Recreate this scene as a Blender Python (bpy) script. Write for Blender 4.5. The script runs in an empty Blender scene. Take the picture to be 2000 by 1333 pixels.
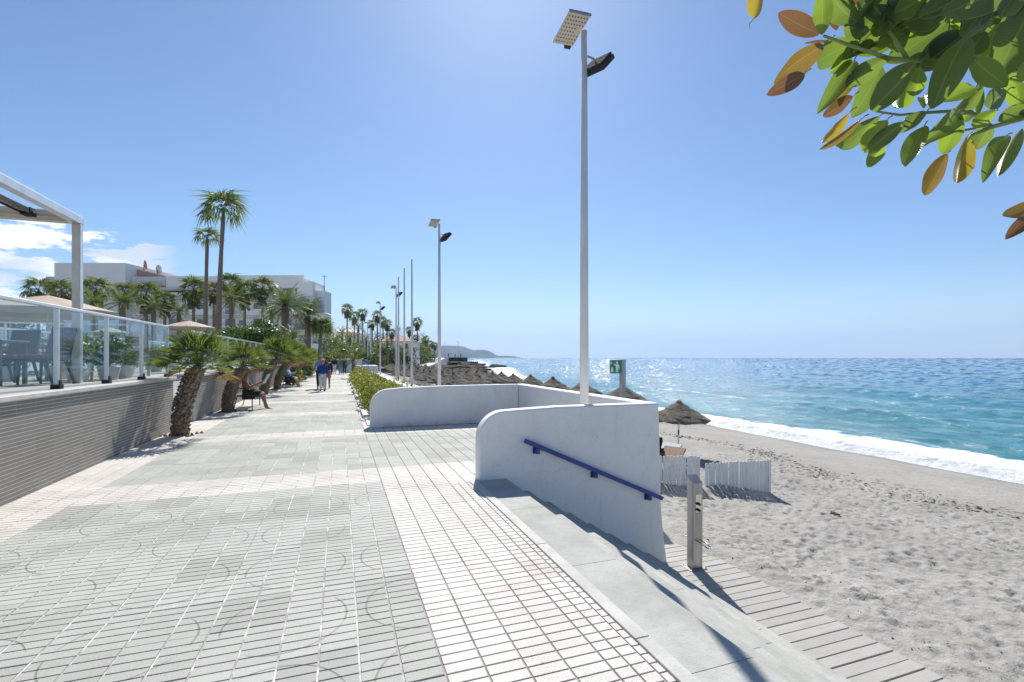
import bpy, bmesh, math, random
import numpy as np
from mathutils import Vector, Matrix, Euler
R = math.radians
random.seed(7); RNG = np.random.default_rng(7)
SC = bpy.context.scene
COL = SC.collection
# ------------------------------------------------------------------ camera
YAW = R(19.478)
cam_d = bpy.data.cameras.new('camera'); cam = bpy.data.objects.new('camera', cam_d); COL.objects.link(cam)
cam_d.sensor_width = 36.0; cam_d.lens = 36.0*950/2000
cam_d.shift_y = 32.5/2000
cam_d.clip_start = 0.05; cam_d.clip_end = 30000
cam.location = (0, 0, 1.63); cam.rotation_euler = (R(90), 0, -YAW)
SC.camera = cam
# ------------------------------------------------------------------ light
SUN_AZ, SUN_EL = R(18.0), R(44.5)          # azimuth from +Y towards +X
w = bpy.data.worlds.new('World'); SC.world = w; w.use_nodes = True
nt = w.node_tree; nt.nodes.clear()
def N(t, typ, **kw):
    n = t.nodes.new(typ)
    for k, v in kw.items(): setattr(n, k, v)
    return n
def mth(t, op, a, b=None, c=None, clamp=False):
    n = t.nodes.new('ShaderNodeMath'); n.operation = op; n.use_clamp = clamp
    for i, v in enumerate((a, b, c)):
        if v is None: continue
        if isinstance(v, (int, float)): n.inputs[i].default_value = v
        else: t.links.new(v, n.inputs[i])
    return n.outputs[0]
def sstep(t, v, a, b):
    n = t.nodes.new('ShaderNodeMapRange'); n.interpolation_type = 'SMOOTHSTEP'
    t.links.new(v, n.inputs[0]); n.inputs[1].default_value = a; n.inputs[2].default_value = b
    return n.outputs[0]
sky = N(nt, 'ShaderNodeTexSky', sky_type='NISHITA', sun_disc=False, sun_elevation=SUN_EL, sun_rotation=SUN_AZ,
        altitude=5, air_density=1.0, dust_density=.3, ozone_density=1.2)
bg = N(nt, 'ShaderNodeBackground'); bg.inputs[1].default_value = 0.075
out = N(nt, 'ShaderNodeOutputWorld')
tc = N(nt, 'ShaderNodeTexCoord'); sx = N(nt, 'ShaderNodeSeparateXYZ'); nt.links.new(tc.outputs['Generated'], sx.inputs[0])
mp = N(nt, 'ShaderNodeMapping'); mp.inputs['Scale'].default_value = (1, 1, 3.0); mp.inputs['Location'].default_value = (0.35, 0.1, 0.12)
nt.links.new(tc.outputs['Generated'], mp.inputs[0])
ns = N(nt, 'ShaderNodeTexNoise'); ns.inputs['Scale'].default_value = 10; ns.inputs['Detail'].default_value = 9; ns.inputs['Roughness'].default_value = .56
nt.links.new(mp.outputs[0], ns.inputs['Vector'])
mk1 = sstep(nt, sx.outputs[0], -.20, -.32)                 # clouds stand over the land, west of the coast
mk2 = sstep(nt, sx.outputs[2], .225, .13)
cl = mth(nt, 'MULTIPLY', mth(nt, 'MULTIPLY', mk1, mk2), .16)
cf = mth(nt, 'MULTIPLY', sstep(nt, mth(nt, 'ADD', ns.outputs[0], cl), .605, .66), mth(nt, 'MULTIPLY', sstep(nt, sx.outputs[0], -.24, -.30), sstep(nt, sx.outputs[2], .25, .18)))
ccol = N(nt, 'ShaderNodeMixRGB'); ccol.inputs[0].default_value = 1
ns2 = N(nt, 'ShaderNodeTexNoise'); ns2.inputs['Scale'].default_value = 7; ns2.inputs['Detail'].default_value = 6
nt.links.new(mp.outputs[0], ns2.inputs['Vector'])
rmp = N(nt, 'ShaderNodeMixRGB'); rmp.inputs[1].default_value = (7.0, 7.5, 8.3, 1); rmp.inputs[2].default_value = (11.5, 11.5, 11.6, 1)
nt.links.new(sstep(nt, ns2.outputs[0], .38, .58), rmp.inputs[0])
mixc = N(nt, 'ShaderNodeMixRGB'); nt.links.new(cf, mixc.inputs[0]); 
tint = N(nt, 'ShaderNodeMixRGB', blend_type='MULTIPLY'); tint.inputs[0].default_value = 1; nt.links.new(sky.outputs[0], tint.inputs[1]); tint.inputs[2].default_value = (.80, .94, 1.11, 1)
hor = N(nt, 'ShaderNodeMixRGB'); nt.links.new(mth(nt, 'MULTIPLY', sstep(nt, sx.outputs[2], .16, .0), .6), hor.inputs[0]); nt.links.new(tint.outputs[0], hor.inputs[1]); hor.inputs[2].default_value = (7.3, 8.2, 9.7, 1)
nt.links.new(hor.outputs[0], mixc.inputs[1]); nt.links.new(rmp.outputs[0], mixc.inputs[2])
nt.links.new(mixc.outputs[0], bg.inputs[0]); nt.links.new(bg.outputs[0], out.inputs[0])
sd = bpy.data.lights.new('sun', 'SUN'); sd.energy = 4.7; sd.angle = R(.53); sd.color = (1, .955, .89)
so = bpy.data.objects.new('sun', sd); COL.objects.link(so); so.location = (10, 30, 40)
sv = Vector((math.sin(SUN_AZ)*math.cos(SUN_EL), math.cos(SUN_AZ)*math.cos(SUN_EL), math.sin(SUN_EL)))
so.rotation_euler = sv.to_track_quat('Z', 'Y').to_euler()
vs = SC.view_settings; vs.view_transform = 'Standard'; vs.look = 'None'; vs.gamma = 1; vs.use_curve_mapping = False
vs.exposure = 0.55

# ------------------------------------------------------------------ pixel helper (photo pixel -> world ray), used once to survey positions
F_, V0 = 950., 699.; S_, C_ = math.sin(YAW), math.cos(YAW)
def gd(u, v, t):
    a = (u-1000)/F_; b = (V0-v)/F_
    return Vector(((a*C_+S_)*t, (-a*S_+C_)*t, 1.63+b*t))
def rot2(lx, ly): return (lx*C_+ly*S_, -lx*S_+ly*C_)       # camera-aligned frame -> world

# ------------------------------------------------------------------ materials
MATS = {}
class NB:
    def __init__(s, name, rough=.6, metal=0, spec=.5):
        s.m = bpy.data.materials.new(name); s.m.use_nodes = True; s.t = s.m.node_tree
        s.b = s.t.nodes['Principled BSDF']; s.o = s.t.nodes['Material Output']
        s.b.inputs['Roughness'].default_value = rough; s.b.inputs['Metallic'].default_value = metal
        s.b.inputs['Specular IOR Level'].default_value = spec
    def pos(s):
        if not hasattr(s, '_p'): s._p = N(s.t, 'ShaderNodeNewGeometry')
        return s._p.outputs['Position']
    def noise(s, scale, detail=4, rough=.55, vec=None, stretch=None, dist=0):
        v = vec or s.pos()
        if stretch:
            mpn = N(s.t, 'ShaderNodeMapping'); mpn.inputs['Scale'].default_value = stretch; s.t.links.new(v, mpn.inputs[0]); v = mpn.outputs[0]
        n = N(s.t, 'ShaderNodeTexNoise'); n.inputs['Scale'].default_value = scale; n.inputs['Detail'].default_value = detail
        n.inputs['Roughness'].default_value = rough; n.inputs['Distortion'].default_value = dist
        s.t.links.new(v, n.inputs['Vector']); return n.outputs[0]
    def mix(s, f, a, b, mode='MIX'):
        n = N(s.t, 'ShaderNodeMixRGB'); n.blend_type = mode
        for i, v in enumerate((f, a, b)):
            if isinstance(v, (int, float)): n.inputs[i].default_value = v
            elif isinstance(v, (tuple, list)): n.inputs[i].default_value = (*v[:3], 1)
            else: s.t.links.new(v, n.inputs[i])
        return n.outputs[0]
    def ss(s, v, a, b): return sstep(s.t, v, a, b)
    def ma(s, *a, **k): return mth(s.t, *a, **k)
    def col(s, c):
        if isinstance(c, (tuple, list)): s.b.inputs['Base Color'].default_value = (*c[:3], 1)
        else: s.t.links.new(c, s.b.inputs['Base Color'])
    def bump(s, h, strength=.5, dist=.01):
        n = N(s.t, 'ShaderNodeBump'); n.inputs['Strength'].default_value = strength; n.inputs['Distance'].default_value = dist
        s.t.links.new(h, n.inputs['Height']); s.t.links.new(n.outputs[0], s.b.inputs['Normal']); return n
    def orand(s):
        n = N(s.t, 'ShaderNodeObjectInfo'); return n.outputs['Random']
    def irand(s):
        if not hasattr(s, '_p'): s._p = N(s.t, 'ShaderNodeNewGeometry')
        return s._p.outputs['Random Per Island']
    def done(s): MATS[s.m.name] = s.m; return s.m
def M(name): return MATS[name]
def simple(name, c1, c2=None, scale=3, rough=.6, metal=0, bscale=None, bstr=.3, bdist=.01, spec=.5, stretch=None, detail=5):
    b = NB(name, rough, metal, spec)
    if c2 is None: c2 = tuple(x*.82 for x in c1)
    b.col(b.mix(b.ss(b.noise(scale, detail, .6, stretch=stretch), .3, .7), c1, c2))
    if bscale: b.bump(b.noise(bscale, 5, .6, stretch=stretch), bstr, bdist)
    return b.done()
def leafmat(name, c1, c2, trans=.35, rough=.5, obj=False, tcol=(.35, .55, .08)):
    b = NB(name, rough, 0, .4)
    r = b.orand() if obj else b.irand()
    c = b.mix(r, c1, c2); b.col(b.mix(b.ss(b.noise(1.2, 3), .35, .65), c, b.mix(.5, c, (.02, .03, .01))))
    tr = N(b.t, 'ShaderNodeBsdfTranslucent'); b.t.links.new(b.mix(.5, c, tcol), tr.inputs[0])
    mx = N(b.t, 'ShaderNodeMixShader'); mx.inputs[0].default_value = trans
    b.t.links.new(b.b.outputs[0], mx.inputs[1]); b.t.links.new(tr.outputs[0], mx.inputs[2]); b.t.links.new(mx.outputs[0], b.o.inputs[0])
    return b.done()

TX0, TP = .514, .415                                       # paving grid origin and pitch
def tilemat(name, ca, cb, cworn, circles, tonerange=.75):
    b = NB(name, .72, 0, .25); t = b.t
    sp = N(t, 'ShaderNodeSeparateXYZ'); t.links.new(b.pos(), sp.inputs[0])
    ix = b.ma('FLOOR', b.ma('DIVIDE', b.ma('SUBTRACT', sp.outputs[0], TX0), TP)); iy = b.ma('FLOOR', b.ma('DIVIDE', b.ma('SUBTRACT', sp.outputs[1], 6.62), TP))
    cx = N(t, 'ShaderNodeCombineXYZ'); t.links.new(ix, cx.inputs[0]); t.links.new(iy, cx.inputs[1])
    wn = N(t, 'ShaderNodeTexWhiteNoise'); t.links.new(cx.outputs[0], wn.inputs['Vector'])
    tone = b.ma('POWER', wn.outputs['Value'], 1.6)
    c = b.mix(b.ma('MULTIPLY', tone, tonerange), ca, cb)
    c = b.mix(b.ma('MULTIPLY', b.ss(b.noise(.9, 5, .65), .5, .72), .75), c, cworn)
    c = b.mix(b.ma('MULTIPLY', b.ma('MULTIPLY', b.ss(b.noise(95, 4, .75), .50, .60), b.ss(b.noise(2.2, 4, .6), .45, .62)), .55), c, tuple(x*.55 for x in cworn))
    c = b.mix(b.ma('MULTIPLY', b.ss(b.noise(170, 3, .7), .50, .66), .32), c, tuple(x*.45 for x in cworn))
    c = b.mix(b.ma('MULTIPLY', b.ss(b.noise(2.7, 6, .7), .66, .78), .45), c, (.36, .30, .18))
    vo = N(t, 'ShaderNodeTexVoronoi'); vo.inputs['Scale'].default_value = 2.6; t.links.new(b.pos(), vo.inputs['Vector'])
    vs3 = N(t, 'ShaderNodeSeparateXYZ'); t.links.new(vo.outputs['Color'], vs3.inputs[0])
    spot = b.ma('MULTIPLY', b.ss(b.ma('ADD', vo.outputs['Distance'], b.ma('MULTIPLY', b.noise(60, 2), .02)), .048, .034), b.ss(vs3.outputs[0], .60, .62))
    c = b.mix(b.ma('MULTIPLY', spot, .5), c, (.13, .125, .115))
    c = b.mix(b.ma('MULTIPLY', b.ss(b.noise(.55, 6, .7, dist=.8), .55, .66), .22), c, (.27, .26, .21))
    h = b.noise(120, 3, .6)
    if circles:
        P = TP*2; gx = b.ma('SUBTRACT', sp.outputs[0], TX0-P/2); gy = b.ma('SUBTRACT', sp.outputs[1], 6.62-P/2)
        def cell(g): return b.ma('SUBTRACT', b.ma('SUBTRACT', b.ma('MULTIPLY', b.ma('FRACT', b.ma('DIVIDE', g, P)), P), P/2), 0)
        d = b.ma('SQRT', b.ma('ADD', b.ma('POWER', cell(gx), 2.), b.ma('POWER', cell(gy), 2.)))
        ring = b.ma('SUBTRACT', 1., b.ss(b.ma('ABSOLUTE', b.ma('SUBTRACT', d, .355)), .0035, .0075))
        far = b.ss(sp.outputs[1], 6.6, 6.4)
        ring = b.ma('MULTIPLY', b.ma('MULTIPLY', ring, b.ss(b.noise(2.3, 2), .40, .52)), far)
        c = b.mix(b.ma('MULTIPLY', ring, .5), c, (.13, .13, .11)); h = b.ma('SUBTRACT', h, b.ma('MULTIPLY', ring, 4.))
    b.col(c); b.bump(h, .45, .004)
    return b.done()
tilemat('tile_grey', (.455, .458, .415), (.30, .305, .27), (.48, .475, .43), True)
tilemat('tile_pale', (.64, .61, .56), (.565, .53, .48), (.46, .42, .37), False, .7)
b = NB('mortar', .9, 0, .1)
sp_ = N(b.t, 'ShaderNodeSeparateXYZ'); b.t.links.new(b.pos(), sp_.inputs[0])
b.col(b.mix(b.ss(sp_.outputs[0], .50, .512), b.mix(b.ss(b.noise(5, 4, .7), .42, .6), (.34, .33, .29), (.66, .64, .58)), b.mix(b.ss(b.noise(5, 4, .7), .4, .6), (.26, .22, .19), (.36, .32, .28)))); b.done()
simple('mortar_dark', (.30, .28, .26), (.2, .19, .17), 6, .9)
b = NB('white_paint', .75, 0, .25)
c = b.mix(b.ss(b.noise(1.1, 5, .7), .42, .75), (.83, .815, .79), (.76, .745, .72))
c = b.mix(b.ma('MULTIPLY', b.ss(b.noise(6, 5, .7, stretch=(1, 1, .12)), .56, .8), .30), c, (.45, .42, .38))
spz = N(b.t, 'ShaderNodeSeparateXYZ'); b.t.links.new(b.pos(), spz.inputs[0])
c = b.mix(b.ma('MULTIPLY', b.ma('MULTIPLY', b.ss(spz.outputs[2], .16, .0), b.ss(spz.outputs[2], -.1, -.02)), b.ma('MULTIPLY', b.ma('MULTIPLY', b.ss(b.noise(7, 6, .75), .35, .7), .55), b.ss(spz.outputs[1], 6.45, 6.6))), c, (.38, .35, .30))
c = b.mix(b.ma('MULTIPLY', b.ss(b.ma('ABSOLUTE', b.ma('SUBTRACT', b.noise(1.6, 7, .6, dist=.5), .5)), .004, .0), .35), c, (.40, .38, .35))
b.col(c); b.bump(b.ma('ADD', b.noise(9, 4, .5), b.ma('MULTIPLY', b.noise(90, 3), .25)), .5, .012); b.done()
b = NB('step_concrete', .85, 0, .2)
c = b.mix(b.ss(b.noise(1.6, 7, .72), .35, .68), (.50, .495, .46), (.36, .36, .33))
c = b.mix(b.ma('MULTIPLY', b.ss(b.noise(5, 7, .75, dist=.6), .60, .78), .5), c, (.24, .24, .22))
c = b.mix(b.ma('MULTIPLY', b.ss(b.noise(60, 3, .7), .56, .68), .3), c, (.2, .2, .18)); c = b.mix(b.ma('MULTIPLY', b.orand(), .38), c, (.30, .30, .275))
b.col(c); b.bump(b.ma('ADD', b.noise(7, 6, .65), b.ma('MULTIPLY', b.noise(80, 3), .4)), .6, .01); b.done()
simple('kerb', (.56, .55, .51), (.44, .43, .395), 4, .85, bscale=50, bstr=.4)
b = NB('sand', .95, 0, .1)
c = b.mix(b.ss(b.noise(.35, 6, .65), .35, .7), (.395, .38, .345), (.33, .318, .288))
c = b.mix(b.ma('MULTIPLY', b.ss(b.noise(14, 7, .8), .48, .70), .6), c, (.19, .178, .155)); c = b.mix(b.ma('MULTIPLY', b.ss(b.noise(2.4, 6, .75), .5, .68), .35), c, (.235, .22, .19))
c = b.mix(b.ma('MULTIPLY', b.ss(b.noise(240, 2, .7), .56, .66), .35), c, (.13, .12, .11))
spn = N(b.t, 'ShaderNodeSeparateXYZ'); b.t.links.new(b.pos(), spn.inputs[0])
wet = b.ss(b.ma('ADD', spn.outputs[2], b.ma('MULTIPLY', b.noise(.5, 3), .07)), -2.30, -2.36)
deb = b.ss(b.ma('ABSOLUTE', b.ma('ADD', spn.outputs[2], b.ma('ADD', 2.03, b.ma('MULTIPLY', b.noise(.25, 2), .05)))), .055, .0)
deb = b.ma('MULTIPLY', deb, b.ss(b.noise(5.5, 7, .8), .50, .60))
c = b.mix(b.ma('MULTIPLY', deb, .8), c, (.075, .065, .045))
c = b.mix(b.ma('MULTIPLY', wet, .8), c, (.16, .15, .135)); b.col(c)
b.t.links.new(b.ma('SUBTRACT', .95, b.ma('MULTIPLY', wet, .7)), b.b.inputs['Roughness'])
dry = b.ma('SUBTRACT', 1., b.ma('MULTIPLY', wet, .95))
b.bump(b.ma('MULTIPLY', b.ma('ADD', b.ma('ADD', b.noise(4.5, 5, .6), b.ma('MULTIPLY', b.noise(16, 5, .6), .45)), b.ma('MULTIPLY', b.noise(110, 3), .08)), dry), .8, .055); b.done()
simple('land_soil', (.16, .14, .11), (.10, .10, .06), .25, .95, bscale=3, bdist=.1)
b = NB('boardwalk_plank', .85, 0, .2)
c = b.mix(b.orand(), (.43, .415, .38), (.365, .35, .32))
c = b.mix(b.ss(b.noise(3, 6, .7, stretch=(1, 9, 1)), .4, .7), c, (.36, .34, .31)); c = b.mix(b.ma('MULTIPLY', b.ss(b.noise(2.3, 6, .75), .46, .60), .8), c, (.40, .38, .34))
b.col(c); b.bump(b.noise(9, 5, .6, stretch=(1, 12, 1)), .5, .006); b.done()
simple('steel_brushed', (.46, .45, .43), (.33, .325, .31), 8, .36, .85, stretch=(1, 1, .1))
simple('steel_bright', (.75, .75, .75), (.62, .62, .62), 8, .18, 1)
simple('pole_white', (.74, .735, .72), (.62, .61, .59), 4, .4, 0, stretch=(1, 1, .3))
simple('lamp_cream', (.62, .57, .46), (.55, .50, .40), 5, .5)
simple('dark_glass', (.03, .035, .04), (.02, .022, .025), 5, .15)
simple('dark_metal', (.05, .055, .06), (.03, .033, .036), 5, .8, 0, spec=.15)
simple('blue_rail', (.012, .045, .22), (.016, .06, .25), 6, .38, 0, bscale=30, bstr=.15)
simple('sign_green', (.0, .22, .10), (.0, .19, .085), 4, .4)
simple('sign_white', (.75, .78, .75), (.7, .72, .7), 4, .4)
simple('zinc', (.36, .38, .39), (.26, .275, .28), 7, .5, .5, stretch=(1, 1, .2))
simple('fence_white', (.80, .79, .775), (.70, .69, .67), 7, .75, stretch=(2, 2, .2), bscale=14, bstr=.4)
b = NB('wall_tile', .5, 0, .35)
b.col(b.mix(b.orand(), (.205, .188, .168), (.165, .150, .132))); b.bump(b.noise(60, 3), .25, .003); b.done()
b = NB('wall_tile_stuff', .5, 0, .35)
b.col(b.mix(b.irand(), (.205, .188, .168), (.165, .150, .132))); b.bump(b.noise(60, 3), .25, .003); b.done()
simple('wall_grout', (.62, .60, .56), (.52, .50, .46), 8, .9)
simple('coping_stone', (.50, .48, .44), (.40, .385, .35), 5, .7, bscale=40, bstr=.25)
simple('deck_floor', (.40, .37, .33), (.31, .29, .26), 3, .7)
simple('alu', (.66, .665, .66), (.56, .565, .56), 5, .35, .55)
simple('alu_warm', (.60, .56, .49), (.52, .49, .43), 5, .4, .3)
def glassmat(name, tint, fac=.12):
    b = NB(name, .02, 0, .5); t = b.t
    tr = N(t, 'ShaderNodeBsdfTransparent'); tr.inputs[0].default_value = (*tint, 1)
    gl = N(t, 'ShaderNodeBsdfGlossy'); gl.inputs['Roughness'].default_value = .02; gl.inputs[0].default_value = (.9, .95, 1, 1)
    df = N(t, 'ShaderNodeBsdfDiffuse'); df.inputs[0].default_value = (.42, .60, .66, 1)
    lwn = N(t, 'ShaderNodeLayerWeight'); frv = mth(t, 'ADD', mth(t, 'MULTIPLY', mth(t, 'POWER', lwn.outputs['Facing'], 4.), .45), .02)
    m1 = N(t, 'ShaderNodeMixShader'); t.links.new(frv, m1.inputs[0]); t.links.new(tr.outputs[0], m1.inputs[1]); t.links.new(gl.outputs[0], m1.inputs[2])
    m2 = N(t, 'ShaderNodeMixShader'); m2.inputs[0].default_value = fac; t.links.new(m1.outputs[0], m2.inputs[1]); t.links.new(df.outputs[0], m2.inputs[2])
    t.links.new(m2.outputs[0], b.o.inputs[0]); return b.done()
glassmat('rail_glass', (.90, .96, .975), .025)
simple('parasol_cloth', (.52, .42, .32), (.45, .36, .27), 2, .85)
simple('awning_cloth', (.46, .45, .41), (.40, .39, .36), 2, .8)
simple('wicker_dark', (.045, .05, .06), (.03, .033, .04), 25, .6, bscale=90, bstr=.5)
simple('cushion_red', (.30, .05, .06), (.25, .04, .05), 9, .8)
simple('wicker_brown', (.24, .14, .07), (.16, .09, .04), 40, .7, bscale=90, bstr=.5)
simple('terracotta', (.42, .20, .11), (.32, .15, .08), 1.5, .8, bscale=8, bdist=.04)
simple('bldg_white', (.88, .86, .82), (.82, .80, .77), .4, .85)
simple('bldg_grey', (.66, .66, .66), (.6, .6, .59), .4, .85)  # even light grey for side walls, trim, window frames, pots and cloth
b = NB('window_glass', .12, 0, .8); b.col(b.mix(b.orand(), (.03, .045, .055), (.16, .22, .25))); b.done()
simple('pink_trim', (.50, .30, .24), (.42, .25, .2), 1, .8)
b = NB('thatch', .95, 0, .1)
c = b.mix(b.ss(b.noise(9, 6, .75, stretch=(1, 1, 3)), .36, .66), (.27, .235, .18), (.125, .108, .083)); c = b.mix(b.ma('MULTIPLY', b.orand(), .35), c, (.20, .185, .16))
b.col(c); b.bump(b.noise(26, 6, .75, stretch=(1, 1, 2)), 1., .05); b.done()
b = NB('thatch_strand', .95, 0, .1); b.col(b.mix(b.irand(), (.28, .24, .175), (.11, .095, .07))); b.done()
b = NB('rock', .95, 0, .12)
b.col(b.mix(b.ss(b.noise(.6, 7, .75), .35, .65), (.10, .085, .068), (.045, .038, .032))); b.bump(b.noise(1.4, 7, .75), 1., .35); b.done()
b = NB('headland', .95, 0, .05)
b.col(b.mix(b.ss(b.noise(.004, 6, .7), .35, .65), (.16, .14, .11), (.06, .075, .045))); b.bump(b.noise(.004, 6, .7), 1., 60); b.done()
b = NB('palm_trunk', .95, 0, .1)
c = b.mix(b.ss(b.noise(7, 5, .7, stretch=(1, 1, 3)), .35, .65), (.30, .25, .19), (.17, .135, .10)); b.col(c); b.bump(b.noise(9, 5, .7, stretch=(.5, .5, 4)), 1., .05); b.done()
simple('trunk_scale', (.32, .25, .17), (.16, .12, .08), 18, .95, bscale=40, bdist=.02)
leafmat('fan_leaf', (.085, .125, .034), (.15, .185, .055), .40, .42, True, (.32, .42, .06))
leafmat('fan_leaf_dry', (.30, .20, .07), (.24, .13, .05), .3, .6, True, (.5, .35, .12))
leafmat('far_leaf', (.075, .11, .03), (.14, .17, .045), .40, .5, False, (.30, .40, .07))
leafmat('pinnate_leaf', (.07, .105, .032), (.12, .15, .048), .36, .42, True, (.28, .38, .08))
leafmat('tree_leaf', (.03, .065, .016), (.065, .12, .028), .28, .4, False, (.2, .4, .05))
leafmat('shrub_leaf', (.13, .17, .025), (.27, .27, .045), .35, .5, False, (.5, .52, .07))
leafmat('bush_leaf', (.045, .075, .028), (.09, .11, .04), .3, .5, False, (.2, .3, .06))
simple('stem_grey', (.15, .12, .09), (.10, .08, .06), 9, .9)
simple('skin', (.42, .24, .17), (.38, .21, .145), 9, .55)
simple('skin_tan', (.30, .145, .095), (.26, .12, .08), 9, .5)
simple('hair_white', (.66, .63, .56), (.5, .47, .4), 30, .8)
simple('hair_grey', (.30, .28, .25), (.2, .18, .16), 30, .8)
simple('hair_dark', (.04, .03, .025), (.03, .02, .018), 30, .7)
simple('cloth_blue', (.015, .06, .25), (.012, .045, .19), 9, .85)
simple('cloth_white', (.68, .67, .70), (.6, .59, .62), 7, .85)
simple('cloth_lightblue', (.22, .33, .48), (.18, .28, .42), 7, .85)
simple('cloth_pink', (.42, .16, .17), (.36, .13, .14), 7, .85)
simple('cloth_navy', (.02, .03, .07), (.02, .025, .05), 7, .85)
simple('cloth_black', (.018, .022, .02), (.012, .014, .014), 7, .85)
simple('cloth_green', (.03, .10, .08), (.02, .07, .06), 7, .85)
simple('shoe_dark', (.05, .045, .05), (.03, .03, .03), 7, .6)
simple('paper', (.60, .60, .58), (.45, .45, .44), 22, .8)
simple('iron_dark', (.025, .025, .028), (.02, .02, .02), 7, .5, .4)
simple('wood_slat', (.09, .055, .035), (.06, .035, .022), 9, .6)
simple('blue_plastic', (.03, .18, .45), (.03, .15, .4), 6, .5)
simple('stone_white', (.70, .68, .65), (.60, .575, .55), 2, .8, bscale=25, bstr=.3)
b = NB('sea_foam', .9, 0, .2); b.col(b.mix(b.ss(b.noise(3, 7, .75), .3, .6), (.60, .64, .66), (.84, .85, .86))); b.bump(b.noise(5, 7, .75), 1., .12)
b.done()

# ------------------------------------------------------------------ mesh helpers
def tag(o, label=None, cat=None, group=None, kind=None):
    if label: o['label'] = label
    if cat: o['category'] = cat
    if group: o['group'] = group
    if kind: o['kind'] = kind
    return o
def thing(name, label, cat, loc=(0, 0, 0), group=None):
    o = bpy.data.objects.new(name, None); COL.objects.link(o); o.location = loc; o.empty_display_size = .2
    return tag(o, label, cat, group)
def wl(o):
    v = Vector((0, 0, 0))
    while o: v += o.location; o = o.parent
    return v
class MB:
    """collects shapes in world coordinates; build() links them as one mesh object"""
    def __init__(s): s.v = []; s.f = []; s.uv = None
    def add(s, vs_, fs_):
        k = len(s.v); s.v += [tuple(v) for v in vs_]; s.f += [tuple(i+k for i in f) for f in fs_]; return s
    def box(s, x0, x1, y0, y1, z0, z1):
        return s.add([(x0, y0, z0), (x1, y0, z0), (x1, y1, z0), (x0, y1, z0), (x0, y0, z1), (x1, y0, z1), (x1, y1, z1), (x0, y1, z1)],
                     [(0, 3, 2, 1), (4, 5, 6, 7), (0, 1, 5, 4), (1, 2, 6, 5), (2, 3, 7, 6), (3, 0, 4, 7)])
    def cbox(s, c, sz, mat=None):
        hx, hy, hz = sz[0]/2, sz[1]/2, sz[2]/2
        vs_ = [Vector((a*hx, b_*hy, c_*hz)) for c_ in (-1, 1) for a, b_ in ((-1, -1), (1, -1), (1, 1), (-1, 1))]
        if mat is not None: vs_ = [mat @ v for v in vs_]
        c = Vector(c)
        return s.add([v+c for v in vs_], [(0, 3, 2, 1), (4, 5, 6, 7), (0, 1, 5, 4), (1, 2, 6, 5), (2, 3, 7, 6), (3, 0, 4, 7)])
    def tube(s, pts, rads, n=8, cap=True):
        pts = [Vector(p) for p in pts]
        if isinstance(rads, (int, float)): rads = [rads]*len(pts)
        vs_, fs_ = [], []
        up = None
        for i, p in enumerate(pts):
            d = (pts[min(i+1, len(pts)-1)]-pts[max(i-1, 0)]).normalized()
            if up is None: up = Vector((0, 0, 1)) if abs(d.z) < .9 else Vector((1, 0, 0))
            x = d.cross(up).normalized(); y = x.cross(d).normalized(); up = y
            for k in range(n):
                a = 2*math.pi*k/n; vs_.append(p+(x*math.cos(a)+y*math.sin(a))*rads[i])
        for i in range(len(pts)-1):
            for k in range(n): k2 = (k+1) % n; fs_.append((i*n+k, i*n+k2, (i+1)*n+k2, (i+1)*n+k))
        if cap: fs_.append(tuple(range(n-1, -1, -1))); fs_.append(tuple(range((len(pts)-1)*n, len(pts)*n)))
        return s.add(vs_, fs_)
    def lathe(s, c, prof, n=16, jit=0):
        vs_, fs_ = [], []
        for (r, z) in prof:
            for k in range(n):
                a = 2*math.pi*k/n; rr = r*(1+jit*random.uniform(-1, 1)); vs_.append((c[0]+rr*math.cos(a), c[1]+rr*math.sin(a), c[2]+z+(jit*.3*random.uniform(-1, 1)*r)))
        for i in range(len(prof)-1):
            for k in range(n): k2 = (k+1) % n; fs_.append((i*n+k, i*n+k2, (i+1)*n+k2, (i+1)*n+k))
        fs_.append(tuple(range(n-1, -1, -1))); fs_.append(tuple(range((len(prof)-1)*n, len(prof)*n)))
        return s.add(vs_, fs_)
    def prism(s, poly, axis, a0, a1):
        """poly: 2D outline; axis 'x','y','z' is extruded a0..a1"""
        n = len(poly)
        def P(p, a): return {'x': (a, p[0], p[1]), 'y': (p[0], a, p[1]), 'z': (p[0], p[1], a)}[axis]
        vs_ = [P(p, a0) for p in poly]+[P(p, a1) for p in poly]
        fs_ = [tuple(range(n)), tuple(range(2*n-1, n-1, -1))]+[(i, i+n, (i+1) % n+n, (i+1) % n) for i in range(n)]
        return s.add(vs_, fs_)
    def mesh(s, name, off=Vector((0, 0, 0)), smooth=False):
        me = bpy.data.meshes.new(name)
        me.from_pydata([(v[0]-off[0], v[1]-off[1], v[2]-off[2]) for v in s.v], [], s.f); me.update()
        if smooth:
            me.polygons.foreach_set('use_smooth', [True]*len(me.polygons))
        return me
    def build(s, name, mat, parent=None, smooth=False, fix=True, bevel=0):
        me = s.mesh(name, wl(parent), smooth)
        if fix:
            bm = bmesh.new(); bm.from_mesh(me); bmesh.ops.recalc_face_normals(bm, faces=bm.faces); bm.to_mesh(me); bm.free()
        me.materials.append(M(mat) if isinstance(mat, str) else mat)
        o = bpy.data.objects.new(name, me); COL.objects.link(o)
        if parent: o.parent = parent
        if bevel:
            md = o.modifiers.new('bevel', 'BEVEL'); md.width = bevel; md.segments = 3; md.limit_method = 'ANGLE'; md.angle_limit = R(35)
            me.polygons.foreach_set('use_smooth', [True]*len(me.polygons))
            try:
                md.harden_normals = True
            except Exception: pass
        return o
def link(name, me, parent=None, mtx=None, loc=None):
    o = bpy.data.objects.new(name, me); COL.objects.link(o)
    if parent: o.parent = parent
    if mtx is not None: o.matrix_local = mtx
    if loc is not None: o.location = loc
    return o
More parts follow.
